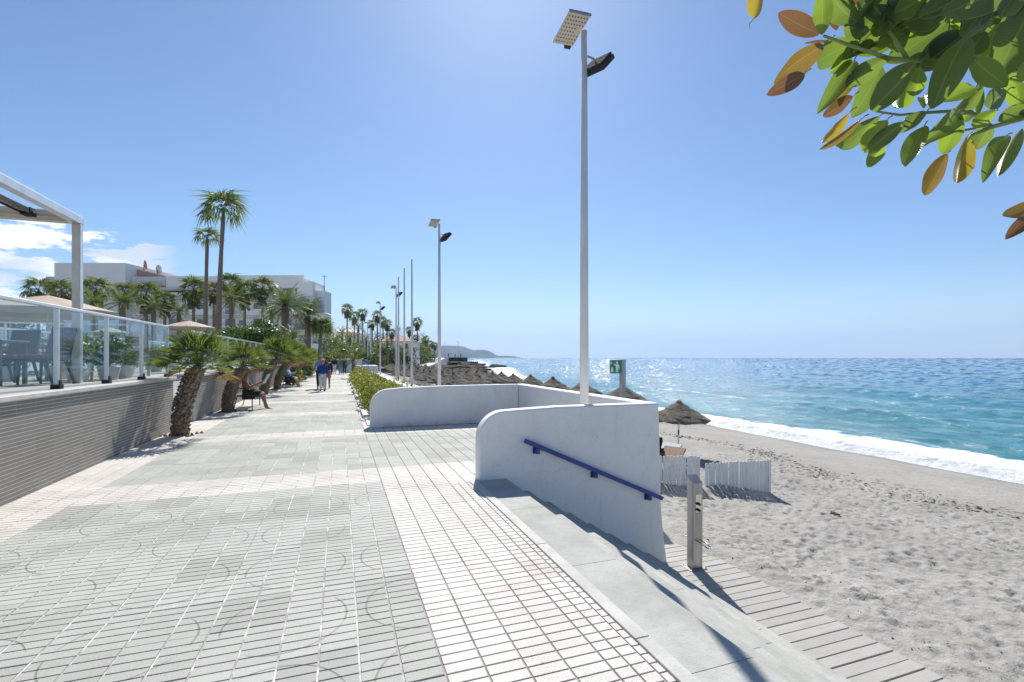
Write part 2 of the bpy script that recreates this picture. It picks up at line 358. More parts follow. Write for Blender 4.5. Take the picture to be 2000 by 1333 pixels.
def copy_tree(o, parent=None):
    c = o.copy(); COL.objects.link(c); c.parent = parent
    for ch in list(o.children): copy_tree(ch, c)
    return c
def fbm(x, y, sc, octv=4, seed=0):
    """value noise, numpy"""
    r = np.zeros_like(x, dtype=float); amp = 1.; tot = 0
    for o in range(octv):
        X = x*sc*2**o+seed*17.3+o*5.1; Y = y*sc*2**o+seed*9.7+o*3.3
        xi = np.floor(X); yi = np.floor(Y); fx = X-xi; fy = Y-yi; fx = fx*fx*(3-2*fx); fy = fy*fy*(3-2*fy)
        def hsh(a, b_):
            h = np.sin(a*127.1+b_*311.7+seed*1.7)*43758.5453; return h-np.floor(h)
        v = (hsh(xi, yi)*(1-fx)+hsh(xi+1, yi)*fx)*(1-fy)+(hsh(xi, yi+1)*(1-fx)+hsh(xi+1, yi+1)*fx)*fy
        r += amp*(v-.5); tot += amp; amp *= .5
    return r/tot*2
def grid_obj(name, X, Y, Z, mat, smooth=True, mask=None):
    ny, nx = X.shape
    co = np.stack([X, Y, Z], -1).reshape(-1, 3)
    idx = np.arange(ny*nx).reshape(ny, nx)
    q = np.stack([idx[:-1, :-1], idx[:-1, 1:], idx[1:, 1:], idx[1:, :-1]], -1).reshape(-1, 4)
    if mask is not None: q = q[mask[:-1, :-1].reshape(-1)]
    me = bpy.data.meshes.new(name); me.vertices.add(len(co)); me.vertices.foreach_set('co', co.ravel())
    me.loops.add(q.size); me.loops.foreach_set('vertex_index', q.ravel().astype(np.int32))
    me.polygons.add(len(q)); me.polygons.foreach_set('loop_start', np.arange(0, q.size, 4, dtype=np.int32)); me.polygons.foreach_set('loop_total', np.full(len(q), 4, dtype=np.int32))
    me.update(calc_edges=True)
    if smooth: me.polygons.foreach_set('use_smooth', [True]*len(q))
    me.materials.append(M(mat)); o = bpy.data.objects.new(name, me); COL.objects.link(o); return o

# ------------------------------------------------------------------ terrain
SHY = [-60, 20, 30, 60, 80, 100, 130, 158, 190, 231, 300, 460, 600]
SHX = [20.7, 20.7, 20.9, 23.5, 27, 32, 41, 49, 56, 62, 80, 122, 160]
def shore(y): return np.interp(y, SHY, SHX)
def zsand(x, y):
    s = shore(y); t = (x-6)/(s-6)
    z = np.where(t < 0, -1.5, np.where(t < 1, -1.5-.9*t, -2.4-.07*(x-s)))
    rise = np.clip((y-75)/60, 0, 1)*np.clip((s-14-x)/12, 0, 1)
    return z+rise*1.5
# ================================================================== SETTING
def struct(name, o, label=None):
    o.name = name; tag(o, label, None, None, 'structure'); return o
# beach: fine near the camera, coarser away
def axis(a, b, st, end, g, stmax):
    r = list(np.arange(a, b, st)); s = st
    while r[-1] < end: s = min(s*g, stmax); r.append(r[-1]+s)
    return np.array(r)
ax = axis(4.36, 13.5, .045, 190, 1.03, 6); ay = axis(-1.5, 13.5, .045, 560, 1.03, 6)
X, Y = np.meshgrid(ax, ay)
Z = zsand(X, Y)
near = np.clip(1-(np.hypot(X, Y)-40)/80, .15, 1)
under = np.clip((X-5.5)/.5, 0, 1)
beachy = np.clip((shore(Y)-2.5-X)/3, 0, 1)
Z += (fbm(X, Y, .35, 3, 1)*.05+fbm(X, Y, 2.0, 4, 2)*.024)*near*beachy*(.15+.85*under)
Z -= .035*(1-under)
# foot prints
msk = (X < 15) & (Y < 15)
for _ in range(3600):
    fx, fy = random.uniform(5.7, 14.5), random.uniform(-1, 14.5); a = random.uniform(0, math.pi)
    i0 = np.searchsorted(ax, fx-.3); i1 = np.searchsorted(ax, fx+.3); j0 = np.searchsorted(ay, fy-.3); j1 = np.searchsorted(ay, fy+.3)
    xx = X[j0:j1, i0:i1]-fx; yy = Y[j0:j1, i0:i1]-fy
    u = xx*math.cos(a)+yy*math.sin(a); v = -xx*math.sin(a)+yy*math.cos(a)
    q = (u/.095)**2+(v/.055)**2; dp = random.uniform(.012, .036)
    Z[j0:j1, i0:i1] += (-dp*np.exp(-q)+dp*.55*np.exp(-(np.sqrt(q)-1.6)**2*2.5))*under[j0:j1, i0:i1]
# drifted sand lying over the edge of the boardwalk and against the fence
def bump(cx, cy, rx, ry, h, n=.5): return h*np.exp(-((X-cx)/rx)**2-((Y-cy)/ry)**2)*(1+n*fbm(X, Y, 2.2, 3, 5))
Z += bump(5.75, 6.9, .42, .8, .11)+bump(5.9, 5.6, .3, .5, .06)+bump(5.8, 8.3, .9, 1., .07)
for k in range(12):
    t = k/11; Z += bump(7.35+t*2.3, 10.0-t*.75, .35, .22, .07*(.4+.9*random.random()))
beach = struct('sandy_beach', grid_obj('sandy_beach', X, Y, Z, 'sand'), 'grey sandy beach covered in footprints beside the sea')
def ground_z(x, y):
    return float(zsand(np.array(x, dtype=float), np.array(y, dtype=float)))
def sand_z(x, y):
    i = min(np.searchsorted(ax, x), len(ax)-1); j = min(np.searchsorted(ay, y), len(ay)-1); return float(Z[j, i])
# land under and behind the promenade
lx = np.concatenate([np.linspace(-420, -20, 30), np.linspace(-15, 1.5, 8)]); ly = np.concatenate([np.linspace(-60, 0, 5), np.linspace(10, 560, 40)])
LX, LY = np.meshgrid(lx, ly)
LZ = -.06+np.clip((-LX-60)/200, 0, 1)*9*np.clip(LY/80, 0, 1)+np.clip((LY-130)/200, 0, 1)*3
struct('ground', grid_obj('ground', LX, LY, LZ, 'land_soil'), 'earth ground under the gardens inland of the promenade')
# ---- sea
def seamat():
    b = NB('sea_water', .07, 0, .5); t = b.t
    sp = N(t, 'ShaderNodeSeparateXYZ'); t.links.new(b.pos(), sp.inputs[0])
    dist = b.ma('ADD', sp.outputs[0], 0)
    deep = b.ss(dist, 22, 120)
    deep2 = b.ss(b.ma('LOGARITHM', b.ma('MAXIMUM', dist, 1.), 10.), 2.3, 3.3)
    c = b.mix(deep, (.05, .215, .255), (.016, .165, .33)); c = b.mix(deep2, c, (.006, .075, .24))
    c = b.mix(b.ma('MULTIPLY', b.ss(b.noise(.05, 5, .6, stretch=(.5, 1, 1)), .4, .65), .5), c, (.03, .14, .16))
    # thin foam left behind the breakers
    mp_ = N(t, 'ShaderNodeMapping'); mp_.inputs['Scale'].default_value = (1.7, .55, 1); t.links.new(b.pos(), mp_.inputs[0])
    fo = b.noise(.75, 8, .72, vec=mp_.outputs[0], dist=.7)
    at = N(t, 'ShaderNodeAttribute'); at.attribute_name = 'foam'
    fm = b.ss(b.ma('ADD', fo, at.outputs['Fac']), .93, 1.06)
    c2 = b.mix(fm, c, (.80, .83, .84)); b.col(c2)
    b.t.links.new(b.ma('ADD', .075, b.ma('MULTIPLY', fm, .7)), b.b.inputs['Roughness'])
    b.b.inputs['IOR'].default_value = 1.33
    s2 = (1, .42, 1)
    h = b.ma('ADD', b.ma('MULTIPLY', b.noise(.35, 3, .55, stretch=s2), 1.6), b.ma('ADD', b.ma('MULTIPLY', b.noise(1.6, 4, .6, stretch=s2), .42), b.ma('MULTIPLY', b.noise(7, 4, .6, stretch=s2), .2)))
    h = b.ma('ADD', h, b.ma('MULTIPLY', b.noise(.06, 3, .5, stretch=s2), 4.))
    b.bump(h, 1., .45)
    nn = N(t, 'ShaderNodeTexNoise'); nn.inputs['Scale'].default_value = 3.0; nn.inputs['Detail'].default_value = 2.5; nn.inputs['Roughness'].default_value = .5
    mq = N(t, 'ShaderNodeMapping'); mq.inputs['Scale'].default_value = (1, .6, 1); t.links.new(b.pos(), mq.inputs[0]); vw = N(t, 'ShaderNodeVectorMath', operation='SCALE'); t.links.new(mq.outputs[0], vw.inputs[0]); t.links.new(b.ma('DIVIDE', 1., b.ma('ADD', 1., b.ma('DIVIDE', b.ma('MAXIMUM', sp.outputs[0], 0.), 55.))), vw.inputs['Scale']); t.links.new(vw.outputs[0], nn.inputs['Vector'])
    v1 = N(t, 'ShaderNodeVectorMath', operation='SUBTRACT'); t.links.new(nn.outputs['Color'], v1.inputs[0]); v1.inputs[1].default_value = (.5, .5, .5)
    v2 = N(t, 'ShaderNodeVectorMath', operation='MULTIPLY'); t.links.new(v1.outputs[0], v2.inputs[0]); sl = b.ma('ADD', SLOPE*.40, b.ma('MULTIPLY', b.ss(sp.outputs[0], 25, 150), SLOPE*.62)); cs = N(t, 'ShaderNodeCombineXYZ'); t.links.new(sl, cs.inputs[0]); t.links.new(sl, cs.inputs[1]); t.links.new(cs.outputs[0], v2.inputs[1])
    v3 = N(t, 'ShaderNodeVectorMath', operation='ADD'); t.links.new(v2.outputs[0], v3.inputs[0]); bn = b.b.inputs['Normal'].links[0].from_socket; t.links.new(bn, v3.inputs[1])
    v4 = N(t, 'ShaderNodeVectorMath', operation='NORMALIZE'); t.links.new(v3.outputs[0], v4.inputs[0]); t.links.new(v4.outputs[0], b.b.inputs['Normal'])
    return b.done()
SLOPE = 2.9
seamat()
th = np.radians(np.linspace(-14, 112, 560)); rr = np.concatenate([np.linspace(12, 60, 260), 60*np.exp(np.linspace(0, 1, 420)[1:]*math.log(9000/60))])
TH, RR = np.meshgrid(th, rr); X = RR*np.sin(TH); Y = RR*np.cos(TH)
sd_ = X-shore(Y)
Zs = np.full_like(X, -2.4)
att = np.exp(-RR/260)
for wl_, am, an, ph in ((5.5, .035, 8, 0), (8.2, .045, -12, 1), (12.5, .07, 4, 2.3), (3.1, .02, 25, 4), (2.2, .014, -30, 1), (19, .07, 0, .6)):
    k = 2*math.pi/wl_; a = math.radians(an); g = np.clip(1-(RR*.0062/wl_*4), 0, 1)*np.clip(1.4-RR/350*(6/wl_), 0, 1)
    wob = fbm(X, Y, .02, 2, int(wl_))*6
    Zs += am*np.sin(k*(X*math.cos(a)+Y*math.sin(a))+ph+wob)*g*np.clip(sd_/5, 0, 1)
Zs += fbm(X, Y, .35, 4, 3)*.10*np.exp(-RR/90)*np.clip(sd_/4, 0, 1)
def crest(c, wdt, h, s0, s1, seed):
    cc = c+fbm(X*0, Y, .035, 2, seed)*2.6; e = np.clip((Y-s0)/8, 0, 1)*np.clip((s1-Y)/12, 0, 1)*(.55+.45*np.clip(fbm(X*0, Y, .06, 2, seed+3)+.6, 0, 1.2))
    q = (sd_-cc)/wdt; return h*np.exp(-np.where(q < 0, (q*1.9)**2, (q*.75)**2))*e
Zs += crest(6.4, 1.0, .30, -10, 22, 11)+crest(14.0, 1.7, .34, 14, 90, 12)+crest(24, 2.4, .26, 5, 140, 13)+crest(36, 3, .24, 20, 200, 14)
Zs += np.clip(RR*.0039*.08, 0, .55)*RNG.uniform(-1, 1, X.shape)*np.clip((RR-45)/80, 0, 1)*np.clip(sd_/8, 0, 1)
foam = .62*np.exp(-((sd_-2.2)/2.1)**2)+.30*np.exp(-((sd_-5)/3.)**2)*np.clip((40-Y)/20, .5, 1)
foam += .50*np.exp(-((sd_-14.2-fbm(X*0, Y, .035, 2, 12)*2.6)/1.0)**2)*np.clip((Y-22)/10, 0, 1)*np.clip((75-Y)/20, 0, 1)*.85
foam += .3*np.clip((Y-38)/40, 0, 1)*np.exp(-((sd_-5)/9)**2)+.22*np.clip((Y-120)/60, 0, 1)*np.exp(-((sd_-8)/22)**2)
sea = grid_obj('sea', X, Y, Zs, 'sea_water')
at_ = sea.data.attributes.new('foam', 'FLOAT', 'POINT'); at_.data.foreach_set('value', foam.ravel())
struct('sea', sea, 'turquoise sea glittering under the sun out to the horizon')
# ---- breaking surf along the waterline
sy = np.concatenate([np.arange(4, 45, .11), np.arange(45, 95, .4)]); sx_ = np.linspace(0, 1, 64)
SX, SY = np.meshgrid(sx_, sy)
wid = 2.4+fbm(SY*0, SY, .12, 3, 21)*1.7+np.clip((SY-45)/40, 0, 1)*1; off = -.7+fbm(SY*0, SY, .2, 3, 22)*.8
x = shore(SY)+off+SX*wid
prof = np.clip(SX/.45, 0, 1)**1.2*np.sin(np.clip(SX, 0, 1)*math.pi)**.55*(.4+.6*np.exp(-((SX-.4)/.3)**2))
z = -2.43+prof*(.30+.10*fbm(x, SY, .5, 3, 23))+fbm(x, SY, 2.2, 4, 24)*.10*prof+fbm(x, SY, 7, 3, 25)*.04*prof
msk = (fbm(x, SY, 1.1, 4, 26)+2.2*np.sin(np.clip(SX, 0, 1)*math.pi)-.62*(SX > .5)) > .25
sf = grid_obj('surf_foam', x, SY, z, 'sea_foam', mask=msk); tag(sf, 'white foam of the wave breaking along the sand', 'foam', kind='stuff')
# ---- promenade paving ------------------------------------------------
pave = MB().box(-60, 1.6, -4, 300, -.5, -.0055).box(1.602, 4.358, 6.414, 11.99, -.5, -.0055).build('promenade_bed', 'mortar')
struct('ground_slab', MB().box(1.604, 4.358, 12.02, 520, -.8, -.21).build('ground_slab', 'land_soil'), 'bare ground under the seaward edge of the promenade')
struct('promenade_bed', pave, 'mortar bed in the joints between the paving tiles')
def tile_vf(nx=2, ny=5, ox=0., oy=0., w=TP, h=TP):
    v, f = [], []
    g = .0035
    for i in range(nx):
        for j in range(ny):
            x0 = ox+w*i/nx+g; x1 = ox+w*(i+1)/nx-g; y0 = oy+h*j/ny+g*.85; y1 = oy+h*(j+1)/ny-g*.85; k = len(v); c_ = .003
            v += [(x0, y0, -.016), (x1, y0, -.016), (x1, y1, -.016), (x0, y1, -.016), (x0+c_, y0+c_, 0), (x1-c_, y0+c_, 0), (x1-c_, y1-c_, 0), (x0+c_, y1-c_, 0)]
            f += [(k+4, k+5, k+6, k+7), (k, k+1, k+5, k+4), (k+1, k+2, k+6, k+5), (k+2, k+3, k+7, k+6), (k+3, k, k+4, k+7)]
    return v, f
def mk(vf, name, mat):
    me = bpy.data.meshes.new(name); me.from_pydata(vf[0], [], vf[1]); me.update(); me.materials.append(M(mat)); return me
TY0 = 6.62
tg = mk(tile_vf(), 'paving_tile', 'tile_grey'); tp = mk(tile_vf(), 'paving_tile', 'tile_pale')
tph = mk(tile_vf(2, 5, w=TP*.5), 'paving_tile', 'tile_pale')
tpl = mk(tile_vf(1, 5, w=.275), 'paving_tile', 'tile_pale')
fields = {'grey_near': [], 'pale_right': [], 'pale_band': [], 'grey_beyond': [], 'pale_left': [], 'grey_terrace': [], 'grey_far': [], 'bands_far': []}
for i in range(-10, 9):
    for j in range(-22, 150):
        x0 = TX0+i*TP; y0 = TY0+j*TP
        w_ = TP
        if i == -10: w_ = .275; x0 = TX0-9*TP-w_
        xc, yc = x0+w_/2, y0+TP/2
        jj = j % 10
        band = jj in (0, 1)
        dep = xc*S_+yc*C_; lat = xc*C_-yc*S_
        if dep < .6 or abs(lat) > dep*1.25+.8 or dep < 1.9 and False: continue
        if dep < 2.0: continue
        if i >= 2 and j < -1 and i > 2: continue
        if i == 2 and y0 < 6.2: w_ = TP*.5
        if i > 2 and (j < 0 or y0 > 11.3): continue
        if i == 2 and y0 > 11.3: continue
        if i > 0 and y0 > 11.35: continue
        if i <= -9: fld = 'pale_left'
        elif i >= 0 and j < 0: fld = 'pale_right'
        elif j < 0: fld = 'grey_near'
        elif j < 2: fld = 'pale_band'
        elif j < 10: fld = 'grey_terrace' if i >= 0 else 'grey_beyond'
        elif i == 0: fld = 'bands_far'
        else: fld = 'bands_far' if band else 'grey_far'
        fields[fld].append((dep, x0, y0, w_))
labels = {'grey_near': 'greenish grey paving tiles with round grooves nearest the camera', 'pale_right': 'pale pinkish paving tiles beside the top of the steps',
          'pale_band': 'first pale paving band crossing the grey promenade', 'grey_beyond': 'grey paving tiles beyond the first pale band',
          'pale_left': 'pale paving strip at the foot of the brown tiled wall', 'grey_terrace': 'checkered grey paving inside the white parapet bay',
          'grey_far': 'far grey paving fields along the promenade', 'bands_far': 'far pale bands and border of the promenade'}
for fld, L in fields.items():
    L.sort(); e = thing(fld+'_paving' if False else 'paving', labels[fld], None); tag(e, kind='structure')
    pale = fld in ('pale_right', 'pale_band', 'pale_left', 'bands_far')
    st = MB()
    for n, (d, x0, y0, w_) in enumerate(L):
        if n < 300 and d < 17:
            me = (tp if w_ > .3 else tpl if w_ > .25 else tph) if pale else tg
            o = link('paving_tile', me, e, loc=(x0, y0, random.uniform(-.0006, .0014))); o.rotation_euler = (random.uniform(-.0035, .0035), random.uniform(-.0035, .0035), random.uniform(-.003, .003))
        else:
            if d < 22: vf = tile_vf(2 if w_ > .3 else 1, 5, w=w_)
            else: vf = tile_vf(2 if w_ > .3 else 1, 1, w=w_)
            st.add([(a+x0, b_+y0, c_) for a, b_, c_ in vf[0]], vf[1])
    if st.v: tag(st.build('far_tiles', 'tile_pale' if pale else 'tile_grey', e, fix=False), kind='stuff')
# narrow cut tiles along the concrete edge of the steps
e = thing('paving', 'narrow cut tiles along the concrete kerb of the steps', None); tag(e, kind='structure')
me = mk(([(a*.047/.2, b_, c_) for a, b_, c_ in tile_vf(1, 1, w=.2, h=.083)[0]], tile_vf(1, 1, w=.2, h=.083)[1]), 'edge_tile', 'tile_pale')
for n in range(62): link('edge_tile', me, e, loc=(TX0+TP*2.5+.004, 6.1-n*.083, 0))
for n in range(0): pass
# ---- steps
st = thing('steps', 'grey concrete steps going down beside the white wall to the beach', 'steps', (2, 2.5, 0))
def step_block(x0, x1, zt, zb, ya, yb):
    m = MB(); ys = list(np.linspace(ya, yb, max(3, int((yb-ya)/.1))))
    # uneven worn nosing: front edge wanders a little
    vs_, fs_ = [], []
    for y in ys:
        q = .012*float(fbm(np.array(x1), np.array(y), 1.3, 3, int(x1*10))); dz = .006*float(fbm(np.array(x1+3), np.array(y), 2.1, 3, 7))
        vs_ += [(x0, y, zt+dz*.3), (x1-.022+q, y, zt+dz), (x1-.006+q, y, zt-.008+dz), (x1+q, y, zt-.024), (x1+q*.5, y, zb), (x0, y, zb)]
    n = 6
    for i in range(len(ys)-1):
        for k in range(n): k2 = (k+1) % n; fs_.append((i*n+k, (i+1)*n+k, (i+1)*n+k2, i*n+k2))
    fs_.append(tuple(range(n))); fs_.append(tuple(range(len(vs_)-1, len(vs_)-1-n, -1)))
    return m.add(vs_, fs_)
NX0, ND, NR = 2.12, .323, .186
def step_run(x0, x1, zt, zb, cuts):
    for a_, b2 in zip(cuts[:-1], cuts[1:]): step_block(x0, x1, zt, zb, a_+.003, b2-.003).build('step_slab', 'step_concrete', st)
step_run(1.702, NX0, .004, -.4, (-2.2, .3, 2.05, 3.42, 4.9, 6.2))
for a_, b2 in zip((-2.2, -.6, .9, 2.4, 3.9, 5.4), (-.6, .9, 2.4, 3.9, 5.4, 6.195)): MB().box(1.604, 1.699, a_+.003, b2-.003, -.2, .014).build('kerb_stone', 'kerb', st, bevel=.006)
for k in range(8):
    x0 = NX0+k*ND-.05; step_run(x0, NX0+(k+1)*ND if k < 7 else 4.44, -NR*(k+1), -NR*(k+1)-.5, ((-2.2, 1.2, 3.1, 6.2), (-2.2, .4, 2.6, 4.6, 6.2), (-2.2, 1.7, 3.8, 6.2))[k % 3])
# ---- boardwalk
bw = thing('boardwalk', 'weathered boardwalk of grey planks at the foot of the steps', 'boardwalk', (5, 3, -1.5))
pm = MB()
L_ = [(4.42, 5.56)]
pl = MB().box(-.565, .565, -.0725, .0725, -.035, 0); plm = pl.mesh('plank'); plm.materials.append(M('boardwalk_plank'))
bm_ = bmesh.new(); bm_.from_mesh(plm); bmesh.ops.recalc_face_normals(bm_, faces=bm_.faces); bmesh.ops.bevel(bm_, geom=bm_.edges[:], offset=.004, segments=1, affect='EDGES'); bm_.to_mesh(plm); bm_.free()
for n in range(80):
    y = -.6+n*.156
    o = link('plank', plm, bw); o.location = (5.0+random.uniform(-.012, .012)-5, y-3, -1.492+1.5+random.uniform(-.004, .004)); o.rotation_euler = (random.uniform(-.008, .008), random.uniform(-.003, .003), random.uniform(-.004, .004))
# ---- white parapet bay
pw = thing('parapet_wall', 'white plastered parapet wall round the terrace above the steps', 'wall', (3, 6.3, 0))
def arc(cx, cz, r, a0, a1, n): return [(cx+r*math.cos(R(a0+(a1-a0)*i/n)), cz+r*math.sin(R(a0+(a1-a0)*i/n))) for i in range(n+1)]
H = .945
out_ = [(1.73, -.3)]+arc(2.10, H-.37-.03, .37, 180, 95, 10)+[(2.3, H-.02), (2.9, H), (4.56, H), (4.585, .1), (4.60, -.6), (4.65, -1.1), (4.74, -1.66), (4.3, -1.75)]
MB().prism(out_, 'y', 6.2, 6.41).build('stair_wall', 'white_paint', pw, bevel=.035)
MB().box(4.36, 4.585, 6.412, 11.998, -1.75, H).build('sea_wall', 'white_paint', pw, bevel=.035)
out_ = [(.66, -.2)]+arc(1.08, H-.42-.06, .42, 180, 93, 10)+[(1.4, H-.03), (2.4, H-.005), (4.357, H), (4.357, -.2)]
MB().prism(out_, 'y', 11.80, 12.0).build('rear_wall', 'white_paint', pw, bevel=.035)
hr = thing('handrail', 'dark blue handrail fixed to the white stair wall', 'handrail', (3.4, 6.1, .1))
MB().tube([(2.34, 6.105, .515), (4.545, 6.105, -.475)], .001, 4)
d_ = Vector((4.545-2.34, 0, -.475-.515)); L = d_.length; ang = math.atan2(-d_.z, d_.x)
MB().cbox((3.4425, 6.105, .02), (L, .045, .062), Matrix.Rotation(ang, 3, 'Y')).build('rail', 'blue_rail', hr, bevel=.008)
for t in (.085, .49, .90):
    c = Vector((2.34, 6.105, .515))+d_*t
    m = MB().cbox((c.x+.01, 6.15, c.z-.075), (.05, .095, .07)); m.cbox((c.x+.01, 6.192, c.z-.075), (.09, .012, .09)); m.build('bracket', 'blue_rail', hr, bevel=.004)
# ---- long low walls, planter edge, seaward slab beyond the bay
struct('seaward_path', MB().box(2.46, 4.42, 12.004, 95, -1.8, -.05).build('seaward_path', 'step_concrete'), 'grey concrete strip behind the low white wall where the poles stand')
lw = thing('low_wall', 'low white wall between the yellow green shrubs and the flagpoles', 'wall', (2.3, 14, 0))
MB().box(2.16, 2.455, 12.3, 33, -.1, .60).build('wall_body', 'white_paint', lw, bevel=.06)
pe = thing('planter_edging', 'stepped white stone edging along the shrubs', 'planter edge', (.6, 12, 0))
for k in range(16):
    y = 12.05+k*1.62; off = .0 if k % 2 else .12
    MB().box(.66-.08+off*.3, .98+off, y, y+1.55, -.1, .035+.05*(k % 2)).build('edging_stone', 'stone_white', pe, bevel=.015)
    MB().box(.98+off+.004, 1.14+off, y+.1, y+1.3, -.1, .16).build('edging_stone', 'stone_white', pe, bevel=.02)
soil = MB().box(1.0, 2.155, 12.1, 40, -.1, .01).build('planter_soil', 'land_soil'); struct('planter_soil', soil, 'dark soil under the shrubs')
bx = thing('block_wall', 'white block wall ending the shrub planter', 'wall', (2, 41, 0)); MB().box(1.02, 2.95, 41.0, 44.6, -.1, .98).build('wall_body', 'white_paint', bx, bevel=.05)
bx = thing('block_wall', 'second white wall further back with a small blue board', 'wall', (2, 55, 0)); MB().box(-.0, 2.3, 56.0, 56.4, -.1, 1.45).build('wall_body', 'white_paint', bx, bevel=.05)
MB().box(2.32, 3.1, 56.0, 56.1, .1, 1.3).build('board', 'blue_plastic', bx)
# ---- brown tiled wall on the left
lwl = thing('tiled_wall', 'brown grey wall of long narrow tiles under the glass terrace', 'wall', (-3.6, 8, 0))
WX = -3.5; RH = .0472
MB().box(-3.9, WX-.0018, -1, 12.75, -.1, 1.14).build('grout_core', 'wall_grout', lwl)
tv = MB().box(-.006, 0, .0035, .3765, .0042, RH-.0042); tvm = tv.mesh('wall_tile'); tvm.materials.append(M('wall_tile'))
bm_ = bmesh.new(); bm_.from_mesh(tvm); bmesh.ops.recalc_face_normals(bm_, faces=bm_.faces); bm_.to_mesh(tvm); bm_.free()
cand = []
for r_ in range(24):
    for c_ in range(-2, 20):
        y0 = 5.26+c_*.38; cand.append((abs(y0-6.3)+(0 if y0 > 5.3 else 30), y0, r_))
cand.sort(); stf = MB(); n = 0
for d, y0, r_ in cand:
    if y0 > 12.6: continue
    if n < 300: o = link('wall_tile', tvm, lwl, loc=(WX+3.6, y0-8, r_*RH)); n += 1
    else: stf.box(WX-.006, WX, y0+.003, min(y0+.377, 12.74), r_*RH+.0042, (r_+1)*RH-.0042)
tag(stf.build('far_wall_tiles', 'wall_tile_stuff', lwl), kind='stuff')
MB().box(-3.95, -3.44, -1, 12.78, 1.142, 1.205).build('coping', 'coping_stone', lwl, bevel=.012)
lw2 = thing('tiled_wall', 'second stretch of brown tiled wall beyond the first palm', 'wall', (-3.6, 16, 0))
MB().box(-3.9, WX-.0018, 14.5, 52, -.1, 1.14).build('grout_core', 'wall_grout', lw2)
stf = MB()
for r_ in range(24):
    for c_ in range(98): stf.box(WX-.006, WX, 14.5+c_*.38+.003, 14.5+c_*.38+.377, r_*RH+.0042, (r_+1)*RH-.0042)
tag(stf.build('wall_tiles', 'wall_tile_stuff', lw2), kind='stuff')
MB().box(-3.95, -3.44, 14.5, 52, 1.142, 1.205).build('coping', 'coping_stone', lw2, bevel=.012)
gt = thing('gate', 'white metal gate in the gap between the tiled walls', 'gate', (-3.6, 13.6, 0))
for y in (12.9, 13.66, 14.42): MB().box(-3.62, -3.56, y-.03, y+.03, 0, 1.15).build('post', 'alu', gt)
for k in range(14):
    if k != 7: MB().box(-3.60, -3.58, 12.95+k*.1, 13.0+k*.1, .08, 1.08).build('slat', 'fence_white', gt)
struct('terrace_floor', MB().box(-70, -3.9, -1, 60, -.1, 1.19).build('terrace_floor', 'deck_floor'), 'raised terrace floor of the restaurant behind the glass railing')
# ================================================================== TERRACE
def rail(name_label, X_, y0, y1, step, zb, zt, far=False, along='y'):
    e = thing('glass_railing', name_label, 'railing', (X_, y0, zb) if along == 'y' else (y0, X_, zb))
    def bx(m, a0, a1, b0, b1, c0, c1): return m.box(a0, a1, b0, b1, c0, c1) if along == 'y' else m.box(b0, b1, a0, a1, c0, c1)
    bx(MB(), X_-.03, X_+.03, y0, y1, zt-.045, zt).build('top_rail', 'alu', e, bevel=0 if far else .01)
    n = int((y1-y0)/step)
    for i in range(n+1):
        y = y0+i*step
        m = MB(); bx(m, X_-.028, X_+.028, y-.016, y+.016, zb, zt-.046); m.build('post', 'alu', e)
        if not far:
            m = MB(); bx(m, X_-.05, X_+.06, y-.045, y+.045, zb, zb+.06); bx(m, X_+.036, X_+.05, y-.03, y+.03, zb+.06, zb+.12); m.build('clamp', 'dark_metal', e)
        if i < n:
            m = MB(); bx(m, X_-.006, X_+.006, y+.03, y+step-.03, zb+.07, zt-.05); m.build('pane', 'rail_glass', e)
    return e
rail('outer glass railing with aluminium posts above the brown tiled wall', -3.62, 2.30, 12.75, 1.4925, 1.206, 2.34)
rail('outer glass railing continuing along the second tiled wall', -3.62, 14.5, 50, 1.48, 1.206, 2.34, far=True)
rail('inner glass railing on the terrace behind the first one', -6.6, 5.0, 47, 1.6, 1.19, 2.26, far=True)
rail('glass railing crossing the terrace behind the large parasol', 20.5, -40, -7, 1.65, 1.7, 2.8, far=True, along='x')
pg = thing('pergola', 'tall cream and aluminium pergola frame over the terrace tables', 'pergola', (-4.25, 10.35, 1.19))
for x, y in ((-4.25, 10.35), (-4.25, 3.2), (-9.5, 10.35)): 
    MB().box(x-.055, x+.055, y-.05, y+.05, 1.19, 3.92).build('post', 'alu_warm', pg, bevel=.006)
    if x > -5: MB().box(x+.056, x+.066, y-.045, y+.045, 1.19, 3.92).build('post_cover', 'alu', pg)
MB().box(-4.31, -4.18, 3.0, 10.42, 3.922, 4.05).build('beam', 'alu', pg, bevel=.008)
MB().box(-9.6, -4.36, 10.27, 10.43, 3.93, 4.03).build('beam', 'alu_warm', pg, bevel=.008)
for x in (-4.76, -6.9):
    m = MB().box(x-.05, x+.05, 3.0, 10.0, 3.98, 4.05); m.build('awning_guide', 'alu_warm', pg)
    MB().box(x-.062, x-.052, 3.0, 10.05, 3.95, 4.03).build('guide_edge', 'dark_metal', pg); MB().box(x+.052, x+.062, 3.0, 10.05, 3.95, 4.03).build('guide_edge', 'dark_metal', pg)
    MB().box(x-.07, x+.07, 9.95, 10.12, 3.93, 4.05).build('guide_end', 'dark_metal', pg)
v, f = [], []
for i in range(9):
    for j in range(2): v.append((-9.5 if j == 0 else -4.4, 10.0+i*.03, 4.02-.05*math.sin(i*1.2)))
for i in range(8): f.append((i*2, i*2+1, i*2+3, i*2+2))
MB().add(v, f).build('folded_awning', 'awning_cloth', pg)
def rotz(c, a): return Matrix.Translation(Vector(c)) @ Matrix.Rotation(a, 4, 'Z') @ Matrix.Translation(-Vector(c))
def xform(m, mt):
    m.v = [tuple(mt @ Vector(v)) for v in m.v]; return m
